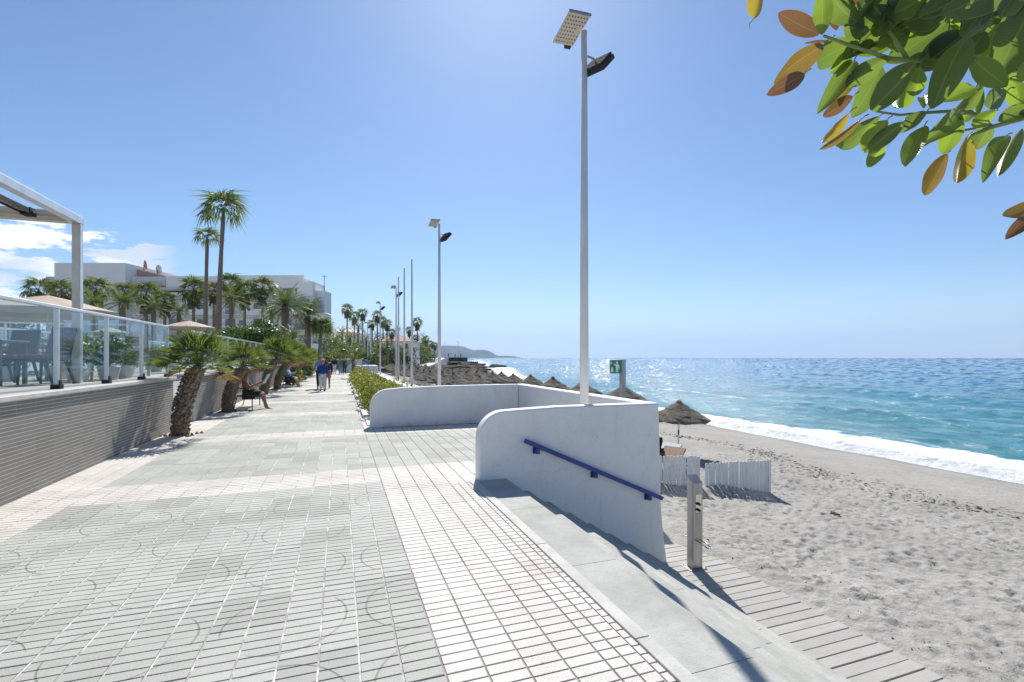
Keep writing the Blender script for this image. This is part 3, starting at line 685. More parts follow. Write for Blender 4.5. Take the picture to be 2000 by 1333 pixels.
def chair(x, y, z, a, label, body='wicker_dark', legm='wicker_dark', cush='cushion_red'):
    e = thing('dining_chair', label, 'chair', (x, y, z), 'chairs on the terrace'); T = Matrix.Translation((x, y, z)) @ Matrix.Rotation(a, 4, 'Z')
    def P(m, name, mat, **k): xform(m, T); return m.build(name, mat, e, **k)
    P(MB().box(-.23, .23, -.22, .24, .38, .45), 'seat', body, bevel=.015)
    P(MB().box(-.21, .21, -.18, .23, .452, .49), 'cushion', cush, bevel=.012)
    P(MB().add([(-.23, -.24, .40), (.23, -.24, .40), (.23, -.18, .40), (-.23, -.18, .40), (-.22, -.37, .94), (.22, -.37, .94), (.22, -.32, .95), (-.22, -.32, .95)],
        [(0, 3, 2, 1), (4, 5, 6, 7), (0, 1, 5, 4), (1, 2, 6, 5), (2, 3, 7, 6), (3, 0, 4, 7)]), 'backrest', body, bevel=.01)
    for sx2, sy2 in ((-1, 1), (1, 1), (-1, -1), (1, -1)):
        P(MB().tube([(sx2*.20, sy2*.19, .40), (sx2*.21, sy2*(.21 if sy2 > 0 else .32), 0)], [.026, .018], 6), 'leg', legm)
chair(-4.62, 10.15, 1.19, R(75), 'dark wicker chair by the pergola post with its back to the sea')
chair(-5.02, 9.0, 1.19, R(-8), 'dark wicker chair nearest the camera, cut by the left edge')
chair(-5.5, 11.1, 1.19, R(170), 'dark wicker chair on the far side of the terrace table')
chair(-4.5, 13.75, 1.19, R(200), 'brown wicker chair with pale legs behind the glass', 'wicker_brown', 'parasol_cloth', 'awning_cloth')
tb = thing('terrace_table', 'dark square table between the wicker chairs', 'table', (-5.3, 10.15, 1.19))
MB().box(-5.7, -4.95, 9.75, 10.5, 1.87, 1.91).build('table_top', 'wicker_dark', tb, bevel=.008)
for sx2 in (-5.65, -5.0):
    for sy2 in (9.8, 10.45): MB().box(sx2-.025, sx2+.025, sy2-.025, sy2+.025, 1.19, 1.868).build('leg', 'wicker_dark', tb)
tb = thing('lounge_table', 'low pale wooden table behind the pergola post', 'table', (-4.9, 11.9, 1.19))
MB().box(-5.3, -4.5, 11.6, 12.2, 1.55, 1.59).build('table_top', 'parasol_cloth', tb)
for sx2 in (-5.25, -4.55):
    for sy2 in (11.65, 12.15): MB().box(sx2-.02, sx2+.02, sy2-.02, sy2+.02, 1.19, 1.548).build('leg', 'parasol_cloth', tb)
def parasol(x, y, zb, zt, r, label, n=8, rim=.45):
    e = thing('parasol', label, 'parasol', (x, y, zb), 'beige parasols on the terrace')
    MB().tube([(x, y, zb), (x, y, zt+.05)], .025, 8).build('pole', 'alu_warm', e)
    MB().box(x-.3, x+.3, y-.3, y+.3, zb, zb+.07).build('base', 'dark_metal', e)
    v = [(x, y, zt)]; f = []
    K = 5
    for k in range(1, K+1):
        for i in range(n*2):
            a = math.pi*i/n; q = k/K; rr = r*q*(1 if i % 2 == 0 else .93); v.append((x+rr*math.cos(a), y+rr*math.sin(a), zt-rim*q**1.1-(0 if i % 2 == 0 else -.02*q)))
    N2 = n*2
    for i in range(N2): f.append((0, 1+i, 1+(i+1) % N2))
    for k in range(K-1):
        for i in range(N2): a_, b_ = 1+k*N2, 1+(k+1)*N2; f.append((a_+i, b_+i, b_+(i+1) % N2, a_+(i+1) % N2))
    L0 = len(v)
    for i in range(N2):
        p = v[1+(K-1)*N2+i]; v.append((p[0], p[1], p[2]-.16))
    for i in range(N2): f.append((1+(K-1)*N2+i, L0+i, L0+(i+1) % N2, 1+(K-1)*N2+(i+1) % N2))
    MB().add(v, f).build('canopy', 'parasol_cloth', e)
parasol(-7.9, 17.6, 1.19, 3.42, 1.65, 'large beige parasol behind the pergola post')
p = gd(20, 596, 19); parasol(p.x, p.y, 1.19, p.z, 1.7, 'beige parasol furthest left, seen through the railing')
p = gd(368, 627, 32); parasol(p.x, p.y, 1.19, p.z, 1.6, 'small beige parasol in front of the two tall palms')
p = gd(215, 640, 40); parasol(p.x, p.y, 1.19, p.z, 1.4, 'beige parasol standing low behind the inner railing')
# closed parasols / loungers seen through the glass
for u, d in ((178, 30), (238, 30), (262, 34)):
    p = gd(u, 640, d); e = thing('closed_parasol', 'folded grey parasol on the terrace, seen through the glass at the %s' % {178: 'left', 238: 'middle', 262: 'right'}[u], 'parasol', (p.x, p.y, 1.19), 'folded parasols on the terrace')
    MB().tube([(p.x, p.y, 1.19), (p.x, p.y, 3.2)], .03, 6).build('pole', 'alu', e); MB().lathe((p.x, p.y, 0), [(.06, 1.9), (.2, 2.0), (.16, 2.8), (.03, 3.3)], 8).build('folded_cloth', 'bldg_grey', e)

# ================================================================== LAMPS, FLAGPOLES
def lamp(x, y, zb, zt, label):
    e = thing('street_lamp', label, 'lamp', (x, y, zb), 'tall white floodlight poles along the sea side')
    MB().tube([(x, y, zb), (x, y, zb+3), (x, y, zt)], [.072, .062, .045], 16).build('pole', 'pole_white', e, smooth=True)
    T = Matrix.Translation((x-.19, y+.06, zt+.02)) @ Matrix.Rotation(R(-9), 4, 'X') @ Matrix.Rotation(R(-3), 4, 'Y')
    xform(MB().box(-.175, .175, -.30, .30, 0, .03), T).build('lamp_head', 'lamp_cream', e, bevel=.006)
    xform(MB().box(-.18, .18, -.315, -.302, -.008, .036), T).build('lamp_rim', 'zinc', e)
    xform(MB().box(.05, .15, .302, .36, -.01, .05), T).build('lamp_bracket', 'dark_metal', e)
    m = MB()
    for i in range(7):
        for j in range(8):
            if i > 4 and j in (3, 4): continue
            c = T @ Vector((-.145+i*.048, -.24+j*.068, -.003)); m.lathe(c, [(.0105, -.004), (.0105, .002)], 6)
    m.build('led_dots', 'dark_metal', e)
    T2 = Matrix.Translation((x+.22, y-.02, zt-.50)) @ Matrix.Rotation(R(28), 4, 'Z') @ Matrix.Rotation(R(-46), 4, 'Y')
    xform(MB().box(-.22, .22, -.20, .20, -.04, .03), T2).build('floodlight', 'dark_metal', e, bevel=.006)
    m = MB()
    for k in range(9): m.box(-.2+k*.05, -.19+k*.05, -.18, .18, .031, .07)
    xform(m, T2).build('cooling_fins', 'dark_metal', e)
    xform(MB().box(-.21, .21, -.13, .13, -.040, -.036), T2).build('floodlight_glass', 'dark_glass', e)
    m = MB().tube([(x+.04, y-.02, zt-.38), (x+.16, y-.02, zt-.40), (x+.19, y-.02, zt-.48)], .014, 6); m.tube([(x+.04, y-.02, zt-.62), (x+.12, y-.02, zt-.60)], .014, 6); m.build('bracket', 'zinc', e)
lamp(3.53, 6.66, 0, 6.63, 'nearest and tallest floodlight pole, behind the stair wall')
lamp(3.57, 18.4, -.05, 6.72, 'second floodlight pole, behind the rear white wall')
lamp(3.87, 36.3, -.05, 6.75, 'third floodlight pole, beside the flagpoles')
lamp(3.55, 47.0, -.05, 6.75, 'fourth floodlight pole, left of the flagpoles behind the planter')
lamp(3.3, 64.0, -.05, 6.0, 'fifth floodlight pole, small against the palms')
for (u, vt, vb, d, lb) in ((724, 640, 703, 62, 'thin white post left of the fourth lamp'), (712, 645, 698, 70, 'thin white post among the distant palms, second from the left'), (702, 652, 700, 74, 'thin white post among the distant palms, leftmost')):
    a = gd(u, vt, d); bpt = gd(u, vb, d); e = thing('white_post', lb, 'post', (a.x, a.y, -.05), 'thin white posts before the palms'); MB().tube([(a.x, a.y, -.05), (a.x, a.y, a.z)], .09, 8).build('pole', 'pole_white', e); MB().tube([(a.x, a.y, a.z), (a.x-.5, a.y, a.z+.05)], .06, 6).build('arm', 'pole_white', e)
for (x, y, zt, lb) in ((4.0, 29.0, 7.35, 'nearest of the three white flagpoles'), (4.0, 32.6, 7.45, 'middle one of the three white flagpoles'), (4.0, 36.0, 7.4, 'furthest of the three white flagpoles')):
    e = thing('flagpole', lb, 'flagpole', (x, y, -.05), 'flagpoles without flags'); MB().tube([(x, y, -.05), (x, y, zt)], [.075, .045], 12).build('pole', 'pole_white', e, smooth=True)
    MB().lathe((x, y, zt), [(.02, 0), (.05, .03), (.05, .08), (.01, .11)], 8).build('finial', 'zinc', e)
    MB().lathe((x, y, -.05), [(.16, 0), (.16, .04), (.1, .06)], 12).build('base_plate', 'zinc', e)

# ================================================================== SIGN, SHOWER, FENCE
p0 = gd(1216, 703, 11.3); sx0, sy0, szt = p0.x, p0.y, 1.585
e = thing('sign_post', 'green meeting point sign on a square grey post behind the parapet', 'sign', (sx0, sy0, -1.5))
MB().box(sx0-.055, sx0+.055, sy0-.055, sy0+.055, -1.6, szt).build('post', 'zinc', e, bevel=.006)
T = Matrix.Translation((sx0-.055, sy0-.03, szt-.165)) @ Matrix.Rotation(R(-14), 4, 'Z')
pl_ = xform(MB().box(-.275, -.004, -.004, .004, -.155, .155), T).build('sign_plate', 'sign_green', e)
def flat(poly, y=-.0065, mat='sign_white', name='pictogram'):
    m = MB(); m.prism([(a-.14, b_) for a, b_ in poly], 'y', y, y+.002); return xform(m, T).build(name, mat, e)
circ = lambda cx, cz, r, n=12: [(cx+r*math.cos(2*math.pi*i/n), cz+r*math.sin(2*math.pi*i/n)) for i in range(n)]
flat(circ(.038, .095, .027)); flat([(.0, .058), (.076, .058), (.088, .02), (.10, -.055), (.083, -.06), (.066, .0), (.064, -.125), (.044, -.125), (.04, -.04), (.036, -.04), (.032, -.125), (.012, -.125), (.012, .01), (-.012, .045), (-.03, .075), (-.042, .062), (-.018, .03)])
flat([(-.105, -.04), (-.055, -.04), (-.045, -.12), (-.115, -.12)]); flat(circ(-.08, -.02, .016, 10)); flat(circ(-.10, .11, .013, 8)); flat([(-.12, .06), (-.08, .06), (-.075, .09), (-.125, .09)])
# shower
sx1, sy1, sz1 = 4.98, 5.92, -1.49
e = thing('beach_shower', 'square stainless steel shower column with foot taps on the boardwalk', 'shower', (sx1, sy1, sz1))
m = MB(); a, b_ = .085, .07
m.add([(sx1-a, sy1-b_, sz1+.012), (sx1+a, sy1-b_, sz1+.012), (sx1+a, sy1+b_, sz1+.012), (sx1-a, sy1+b_, sz1+.012), (sx1-a, sy1-b_, sz1+1.27), (sx1+a, sy1-b_, sz1+1.27), (sx1+a, sy1+b_, sz1+1.37), (sx1-a, sy1+b_, sz1+1.37)],
      [(0, 3, 2, 1), (4, 5, 6, 7), (0, 1, 5, 4), (1, 2, 6, 5), (2, 3, 7, 6), (3, 0, 4, 7)])
m.build('column', 'steel_brushed', e, bevel=.006)
MB().box(sx1-.15, sx1+.13, sy1-.12, sy1+.12, sz1, sz1+.01).build('base_plate', 'steel_brushed', e, bevel=.003)
for k in ((-.13, -.10), (.11, -.10), (-.13, .10), (.11, .10)): MB().lathe((sx1+k[0], sy1+k[1], sz1+.01), [(.012, 0), (.012, .012)], 6).build('bolt', 'steel_bright', e)
MB().box(sx1-.045, sx1+.06, sy1-b_-.004, sy1-b_-.001, sz1+.84, sz1+1.10).build('tap_panel', 'steel_bright', e)
for z in (.97, .88): MB().tube([(sx1+.0, sy1-b_-.004, sz1+z), (sx1+.0, sy1-b_-.04, sz1+z-.01)], .02, 10).build('push_button', 'dark_metal', e)
for s_, nm in ((-1, 'near'), (1, 'far')):
    y0 = sy1+s_*b_; pts = []
    for i in range(13):
        a_ = math.pi*i/12; pts.append((sx1-.035*math.cos(a_)*1.0+.02, y0+s_*(.0+.16+.05*math.sin(a_)), sz1+.40-.03*math.sin(a_)))
    pts = [(sx1-.015, y0, sz1+.42)]+pts+[(sx1+.055, y0, sz1+.42)]
    MB().tube(pts, .009, 6).build('foot_tap', 'steel_bright', e, smooth=True)
# fence
e = thing('picket_fence', 'low white picket fence of narrow planks standing in the sand', 'fence', (8.4, 9.8, -1.7))
def fline(p, q, n, h0, h1, skip=()):
    for i in range(n):
        t = i/(n-1); x = p[0]+(q[0]-p[0])*t; y = p[1]+(q[1]-p[1])*t; a_ = math.atan2(q[1]-p[1], q[0]-p[0])+random.uniform(-.06, .06)
        zb = sand_z(x, y)-.15; zt = h0+(h1-h0)*t+random.uniform(-.012, .012); hw = .036
        T = Matrix.Translation((x, y, 0)) @ Matrix.Rotation(a_, 4, 'Z') @ Matrix.Rotation(random.uniform(-.012, .012), 4, 'Y')
        T = Matrix.Translation((x, y, zb)) @ Matrix.Rotation(a_, 4, 'Z') @ Matrix.Rotation(random.uniform(-.014, .014), 4, 'Y')
        H_ = zt-zb
        m = MB().prism([(-hw, 0), (hw, 0), (hw, H_-.02), (hw*.5, H_), (-hw*.5, H_), (-hw, H_-.02)], 'y', -.011, .011); xform(m, T).build('picket', 'fence_white', e)
fline((6.45, 10.48), (8.36, 9.80), 25, -.80, -.80); fline((8.56, 9.74), (9.99, 9.25), 19, -.98, -.90)
for z in (-1.0, -1.45):
    MB().tube([(6.45, 10.51, z), (8.4, 9.82, z)], .02, 4).build('rail', 'fence_white', e); MB().tube([(8.56, 9.77, z-.05), (10.0, 9.29, z-.05)], .02, 4).build('rail', 'fence_white', e)
MB().box(9.99, 10.05, 9.2, 9.27, -1.9, -.88).build('end_post', 'fence_white', e)
# loungers
def lounger_parts(e, T, cm='cloth_white'):
    def P(m, n, mat): xform(m, T); return m.build(n, mat, e)
    P(MB().box(-.32, .32, -1.0, .35, .28, .34), 'bed', cm); P(MB().add([(-.32, .36, .28), (.32, .36, .28), (.32, .36, .34), (-.32, .36, .34), (-.32, .95, .62), (.32, .95, .62), (.32, .93, .68), (-.32, .93, .68)], [(0, 3, 2, 1), (4, 5, 6, 7), (0, 1, 5, 4), (1, 2, 6, 5), (2, 3, 7, 6), (3, 0, 4, 7)]), 'backrest', cm)
    for a_, b2 in ((-.28, -.85), (.28, -.85), (-.28, .3), (.28, .3)): P(MB().box(a_-.02, a_+.02, b2-.02, b2+.02, 0, .28), 'leg', 'pole_white')
def lounger(x, y, a_, label, cm='cloth_white'):
    z = sand_z(x, y)-.01; e = thing('sun_lounger', label, 'sun lounger', (x, y, z), 'sun loungers on the beach'); lounger_parts(e, Matrix.Translation((x, y, z)) @ Matrix.Rotation(a_, 4, 'Z'), cm); return e
lounger(8.55, 11.5, R(-60), 'sun lounger behind the white picket fence', 'wicker_brown')
zb = sand_z(8.62, 10.6)
e = thing('beach_bag', 'dark navy beach bag with a light stripe seen through the fence gap', 'bag', (8.62, 10.55, zb))
MB().lathe((8.62, 10.55, zb), [(.10, 0), (.15, .04), (.16, .3), (.12, .36)], 12).build('bag_body', 'cloth_navy', e, smooth=True); MB().lathe((8.62, 10.55, zb+.16), [(.163, 0), (.165, .05)], 12).build('stripe', 'cloth_lightblue', e)
MB().tube([(8.52, 10.55, zb+.34), (8.56, 10.55, zb+.5), (8.68, 10.55, zb+.5), (8.72, 10.55, zb+.34)], .012, 6).build('handle', 'cloth_white', e)

# ================================================================== THATCHED UMBRELLAS
def canopy_mb(seed, fine=True):
    rd = random.Random(seed); m = MB(); n = 28
    tiers = [((.02, .46), (.20, .36), (.40, .22), (.42, .19)), ((.34, .255), (.52, .155), (.70, .055), (.715, .02)), ((.62, .10), (.80, -.005), (.95, -.10), (.955, -.16))]
    for pr_ in tiers:
        vs_, fs_ = [], []
        for qi, (r, z) in enumerate(pr_):
            for k in range(n):
                a_ = 2*math.pi*k/n; j = (.02+.06*(qi/3))*rd.uniform(-1, 1); vs_.append((r*(1+j)*math.cos(a_), r*(1+j)*math.sin(a_), z+j*.25-(rd.uniform(0, .05) if qi == 3 else 0)))
        for i in range(len(pr_)-1):
            for k in range(n): k2 = (k+1) % n; fs_.append((i*n+k, i*n+k2, (i+1)*n+k2, (i+1)*n+k))
        m.add(vs_, fs_)
    m.lathe((0, 0, .43), [(.10, -.02), (.085, .05), (.03, .1)], 10, .08)
    return m
def strands_mb(seed, n=900):
    rd = random.Random(seed); m = MB()
    for _ in range(n):
        a_ = rd.uniform(0, 2*math.pi); r = rd.choice((rd.uniform(.1, .95), .42, .71, .95, .95))*rd.uniform(.97, 1.02)
        z = .48-.59*r/.95+.02; L_ = rd.uniform(.05, .16); dr = rd.uniform(.3, 1)*(.35 if r > .9 else 1); da = rd.uniform(-.25, .25)
        dx, dy = math.cos(a_), math.sin(a_); px, py = -dy, dx; w_ = rd.uniform(.002, .006)
        x, y = r*dx, r*dy; ex = x+(dx*dr+px*da)*L_*.7; ey = y+(dy*dr+py*da)*L_*.7; ez = z-L_*(1.1 if r > .9 else .42)
        m.add([(x-px*w_, y-py*w_, z), (x+px*w_, y+py*w_, z), (ex, ey, ez)], [(0, 1, 2)])
    return m
cv = []; sv_ = []
for s_ in range(3):
    me = canopy_mb(s_).mesh('canopy'); me.materials.append(M('thatch')); cv.append(me); me = strands_mb(s_+9).mesh('fringe'); me.materials.append(M('thatch_strand')); sv_.append(me)
def polem(h):
    m = MB().tube([(0, 0, 0), (0, 0, h)], .024, 8).mesh('pole'); m.materials.append(M('pole_white')); return m
pm_ = polem(1.85); bm1 = MB().lathe((0, 0, 0), [(.026, .95), (.026, 1.12)], 8).mesh('pole_band'); bm1.materials.append(M('cloth_blue'))
bm2 = MB().lathe((0, 0, 0), [(.028, 1.36), (.05, 1.38), (.05, 1.50), (.03, 1.52)], 8).mesh('hub_collar'); bm2.materials.append(M('cloth_navy'))
ribm = MB()
for k in range(8):
    a_ = 2*math.pi*k/8; ribm.tube([(.05*math.cos(a_), .05*math.sin(a_), 1.48), (.9*math.cos(a_), .9*math.sin(a_), 1.52)], .008, 4)
ribm = ribm.mesh('ribs'); ribm.materials.append(M('wood_slat'))
def umbrella(x, y, label, k, s=1., near=False, tilt=0):
    z = float(ground_z(x, y)) if y > 13.5 else sand_z(x, y)
    e = thing('thatched_umbrella', label, 'umbrella', (x, y, z-(.22 if label.startswith('nearest') else .03)), 'thatched beach umbrellas'); e.rotation_euler = (random.uniform(-.03, .03)+tilt, random.uniform(-.03, .03), random.uniform(0, 6.28)); e.scale = (s, s, s*random.uniform(.96, 1.04))
    link('canopy', cv[k % 3], e, loc=(0, 0, 1.62)); link('fringe', sv_[k % 3], e, loc=(0, 0, 1.62)); link('pole', pm_, e)
    if near: link('pole_band', bm1, e); link('hub_collar', bm2, e); link('ribs', ribm, e)
umbrella(11.14, 14.1, 'nearest thatched umbrella, standing alone beyond the end of the parapet', 0, 1.06, True)
ordn = ['first', 'second', 'third', 'fourth', 'fifth', 'sixth', 'seventh', 'eighth', 'ninth', 'tenth', 'eleventh', 'twelfth', 'thirteenth', 'fourteenth', 'fifteenth', 'sixteenth', 'seventeenth', 'eighteenth']
for i, (x, y) in enumerate(((12.0, 19.0), (12.6, 23.9), (11.9, 26.4), (12.3, 30.9), (12.3, 34.3))):
    umbrella(x, y, ['thatched umbrella right behind the green sign post', 'thatched umbrella just right of the nearest lamp pole, above the parapet', 'thatched umbrella just left of the nearest lamp pole', 'thatched umbrella above the far corner of the parapet, on its right', 'thatched umbrella straight above the far corner of the parapet'][i], i+1, 1.11, i < 2)
k = 6
for ri, (x0, y0, n, nm) in enumerate(((12.4, 38.2, 11, 'nearest the sea'), (10.3, 33.6, 13, 'second from the sea'), (8.2, 30.2, 14, 'third from the sea'), (6.2, 27.6, 14, 'nearest the promenade'))):
    for i in range(n):
        y = y0+i*3.35+random.uniform(-.35, .35); x = x0+random.uniform(-.25, .25)+max(0, y-55)*.05
        umbrella(x, y, '%s thatched umbrella from the near end of the row %s' % (ordn[i], nm), k, random.uniform(1.06, 1.16)); k += 1
for i in range(10):
    x, y = 5.6+(i % 2)*1.3, 28.5+i*2.2
    lounger(x, y, R(random.uniform(-30, 30)+180), 'white sun lounger under the umbrellas near the flagpoles, %s from the near end' % ordn[i])
# beach debris
for i, (u, v_, nm) in enumerate(((1629, 1008, 'dark clump of dried seaweed alone on the sand'), (1372, 905, None))):
    if nm is None: continue
    p = gd(u, v_, 1); t = (1.63+1.75)/(1.63-p.z); x, y = p.x*t, p.y*t; z = sand_z(x, y); m = MB()
    for _ in range(26):
        a_ = random.uniform(0, 6.28); r = random.uniform(0, .1); c = Vector((x+r*math.cos(a_), y+r*math.sin(a_), z+random.uniform(0, .04))); d2 = Vector((random.uniform(-1, 1), random.uniform(-1, 1), random.uniform(-.2, .4)))*.06
        m.tube([c-d2, c+d2], [.012, .004], 4)
    o = m.build('seaweed_clump', 'stem_grey'); tag(o, nm, 'seaweed')
m = MB()
for _ in range(420):
    x, y = random.uniform(5.5, 14), random.uniform(1, 12)
    if _ % 2: x, y = random.gauss(6.3, .35), random.uniform(2.5, 7.0)
    z = sand_z(x, y); s_ = random.uniform(.003, .010)*(1 if random.random() < .93 else 2); m.lathe((x, y, z-s_*.2), [(s_*.7, 0), (s_, s_*.5), (s_*.3, s_)], 5, .3)
tag(m.build('pebbles', 'rock'), 'small stones and shell bits strewn over the near sand', 'pebbles', kind='stuff')
m = MB()
for _ in range(4200):
    t = random.random(); y = random.uniform(6, 32); s_x = 6+(shore(y)-6)*(.60+.06*math.sin(y*.5)+random.gauss(0, .03)); x = float(s_x); z = float(sand_z(x, y))
    if random.random() > .12+.5*abs(math.sin(y*.9+1))**3: continue
    a_ = random.uniform(0, 3.14); L_ = random.uniform(.02, .09); m.add([(x-L_*math.cos(a_), y-L_*math.sin(a_), z), (x+L_*math.cos(a_), y+L_*math.sin(a_), z+.004), (x+.02*math.sin(a_), y-.02*math.cos(a_), z+random.uniform(.01, .035))], [(0, 1, 2)])
tag(m.build('seaweed_line', 'stem_grey'), 'dark line of dried seaweed and twigs along the upper beach', 'seaweed', kind='stuff')
# ================================================================== PALMS
def fan_vf(seed, nseg=17, pet=.55, fan=.48, spread=92, droop=.15, w=.018):
    rd = random.Random(seed); m = MB()
    m.tube([(0, 0, 0), (pet*.5, 0, .02), (pet, 0, -.01)], [.012, .008, .006], 4, cap=False)
    for i in range(nseg):
        a_ = R(-spread+2*spread*i/(nseg-1)+rd.uniform(-4, 4)); L_ = fan*(1-.25*abs(math.sin(a_*.5)))*rd.uniform(.88, 1.05)
        dx, dy = math.cos(a_), math.sin(a_); px, py = -dy, dx; zt = -droop*L_*rd.uniform(.4, 1.6); ww = w*rd.uniform(.8, 1.1); bz = .05*rd.uniform(-1, 1)
        x0 = pet
        m.add([(x0, 0, 0), (x0+dx*L_*.5-px*ww, dy*L_*.5-py*ww, .012+bz*.5), (x0+dx*L_*.5, dy*L_*.5, -.012+bz*.5), (x0+dx*L_*.5+px*ww, dy*L_*.5+py*ww, .012+bz*.5), (x0+dx*L_, dy*L_, zt+bz)],
              [(0, 1, 2), (0, 2, 3), (1, 4, 2), (2, 4, 3)])
    return m
def pin_vf(seed, L_=2.0, droop=.9, nl=30, ll=.42, w=.012):
    rd = random.Random(seed); m = MB(); pts = []
    for i in range(9):
        t = i/8; pts.append(Vector((L_*t*(1-.12*t), 0, -droop*t*t*L_*.5)))
    m.tube(pts, [.022*(1-.8*i/8) for i in range(9)], 4, cap=False)
    for i in range(nl):
        t = .12+.88*i/(nl-1); q = t*8; k = min(int(q), 7); p = pts[k].lerp(pts[k+1], q-k); d = (pts[k+1]-pts[k]).normalized()
        l2 = ll*math.sin(math.pi*min(t*.85+.18, 1))**.6*rd.uniform(.85, 1.1)
        for s_ in (-1, 1):
            dv = (d*.55+Vector((0, s_*.85, .28-.5*rd.random()))).normalized()*l2; sd2 = d*w*1.6
            m.add([p-sd2, p+sd2, p+dv*.6+Vector((0, 0, .0))+sd2*.6, p+dv+Vector((0, 0, -.05*l2))], [(0, 1, 2), (0, 2, 3)])
    return m
FAN = [fan_vf(i) for i in range(5)]; PIN = [pin_vf(i+20) for i in range(4)]
WFAN = [fan_vf(i+40, 15, .50, .62, 100, .8, .030) for i in range(4)]
def tomesh(m, name, mat):
    me = m.mesh(name); me.materials.append(M(mat)); return me
FANM = [tomesh(m, 'frond', 'fan_leaf') for m in FAN]; PINM = [tomesh(m, 'frond', 'pinnate_leaf') for m in PIN]; WFANM = [tomesh(m, 'frond', 'fan_leaf') for m in WFAN]
DRYM = [tomesh(m, 'dry_frond', 'fan_leaf_dry') for m in FAN[:3]]
def frond_mtx(base, az, el, s, roll=0):
    return Matrix.Translation(base) @ Matrix.Rotation(az, 4, 'Z') @ Matrix.Rotation(-el, 4, 'Y') @ Matrix.Rotation(roll, 4, 'X') @ Matrix.Scale(s, 4)
def palm(kind, x, y, zb, zc, r, label, name, group, lean=(0, 0), nf=34, sep=False, tr=(.16, .12), dry=0):
    e = thing(name, label, 'palm tree', (x, y, zb), group); top = Vector((x+lean[0], y+lean[1], zc)); base = Vector((x, y, zb))
    pts = [base.lerp(top, t)+Vector((lean[0]*.25*math.sin(t*math.pi)*-1, 0, 0)) for t in (0, .15, .35, .55, .75, .92, 1)]
    rad = [tr[0]*1.15, tr[0], tr[0]*.95+tr[1]*.05, (tr[0]+tr[1])/2, tr[1], tr[1]*1.05, tr[1]*.6]
    m = MB().tube(pts, rad, 10); m.build('trunk', 'palm_trunk', e, smooth=True)
    lib, vfs = {'C': (FANM, FAN), 'D': (PINM, PIN), 'W': (WFANM, WFAN)}[kind]
    full = {'C': .92, 'D': 2.0, 'W': 1.1}[kind]; s0 = r/full; jm = MB()
    for i in range(nf):
        t = (i+.5)/nf; az = i*2.39996+random.uniform(-.25, .25)
        if kind == 'D': el = R(82-108*t**.9+random.uniform(-8, 8))
        elif kind == 'W': el = R((72-92*t) if sep else (80-130*t)+random.uniform(-10, 10))
        else: el = R(84-92*t+random.uniform(-8, 8))
        s = s0*random.uniform(.86, 1.08); M4 = frond_mtx(top+Vector((0, 0, -.12*s0*t)), az, el, s, random.uniform(-.5, .5))
        isd = t > 1-dry and dry > 0
        if sep:
            me = (DRYM if isd and kind != 'D' else lib)[i % (3 if isd and kind != 'D' else len(lib))]
            M4l = Matrix.Translation(-wl(e)) @ M4; link('dry_frond' if isd else 'frond', me, e, mtx=M4l)
        else:
            vf = vfs[i % len(vfs)]; k = len(jm.v); jm.v += [tuple(M4 @ Vector(v)) for v in vf.v]; jm.f += [tuple(a+k for a in f_) for f_ in vf.f]
    if jm.v: jm.build('crown', 'far_leaf', e, fix=False)
    if kind == 'W' and zc-zb > 5 and not sep:
        m = MB()
        for _ in range(60):
            a_ = random.uniform(0, 6.28); z = zc-random.uniform(.05, .9)*s0; r_ = tr[1]*1.3; c = Vector((top.x+r_*math.cos(a_), top.y+r_*math.sin(a_), z)); d2 = Vector((.25*math.cos(a_), .25*math.sin(a_), -.6))*s0*random.uniform(.5, 1)
            m.tube([c, c+d2], [.03, .08*s0], 3)
        m.build('dead_skirt', 'stem_grey', e)
    return e
def cham(x, y, h, r, lean, label, scales=True, dry=.08, nf=34):
    e = palm('C', x, y, 0, h, r, label, 'dwarf_fan_palm', 'dwarf fan palms along the tiled wall', lean, nf, True, (.145, .135), dry)
    if scales:
        m = MB(); base = Vector((x, y, 0)); top = Vector((x+lean[0], y+lean[1], h))
        for i in range(int(340*h/1.5)):
            t = random.uniform(.02, .93); a_ = random.uniform(0, 6.28); c = base.lerp(top, t)+Vector((lean[0]*-.25*math.sin(t*math.pi), 0, 0)); rr = .142+.02*math.sin(t*3)
            n_ = Vector((math.cos(a_), math.sin(a_), 0)); t_ = Vector((-n_.y, n_.x, 0)); p = c+n_*rr; w_ = .028
            m.add([p-t_*w_, p+t_*w_, p+t_*w_*.5+n_*.045+Vector((0, 0, .05)), p-t_*w_*.5+n_*.045+Vector((0, 0, .05)), p+Vector((0, 0, .075))], [(0, 1, 2, 3), (3, 2, 4), (0, 3, 4), (1, 4, 2)])
        tag(m.build('leaf_scars', 'trunk_scale', e), kind='stuff')
    m = MB()
    for _ in range(24):
        a_ = random.uniform(0, 6.28); rr = random.uniform(.1, .42); m.lathe((x+rr*math.cos(a_), y+rr*math.sin(a_), -.01), [(.05, 0), (.03, .03), (.005, .05)], 5, .4)
    tag(m.build('soil_clods', 'land_soil', e), kind='stuff')
cham(-3.16, 11.95, 1.45, .88, (.33, .0), 'nearest dwarf fan palm with a scaly trunk before the tiled wall', nf=30)
cham(-3.2, 16.7, 1.35, .84, (.42, .1), 'second dwarf fan palm, beside the seated shirtless man', nf=32)
cham(-3.15, 24.0, 1.6, 1.05, (.5, 0), 'third dwarf fan palm, with a bare leaning trunk', nf=38)
cham(-3.05, 27.6, 1.6, 1.1, (.65, .1), 'fourth dwarf fan palm, leaning strongly over the promenade')
for i, (y, h, r) in enumerate(((32.5, 1.5, 1.0), (37.5, 1.4, .95), (43, 1.5, .95), (49, 1.5, .95))):
    cham(-3.0, y, h, r, (.7, 0), 'dwarf fan palm in the far row, %s beyond the leaning one' % ordn[i], scales=False, nf=34)
def P_(u, v_, d): return gd(u, v_, d)
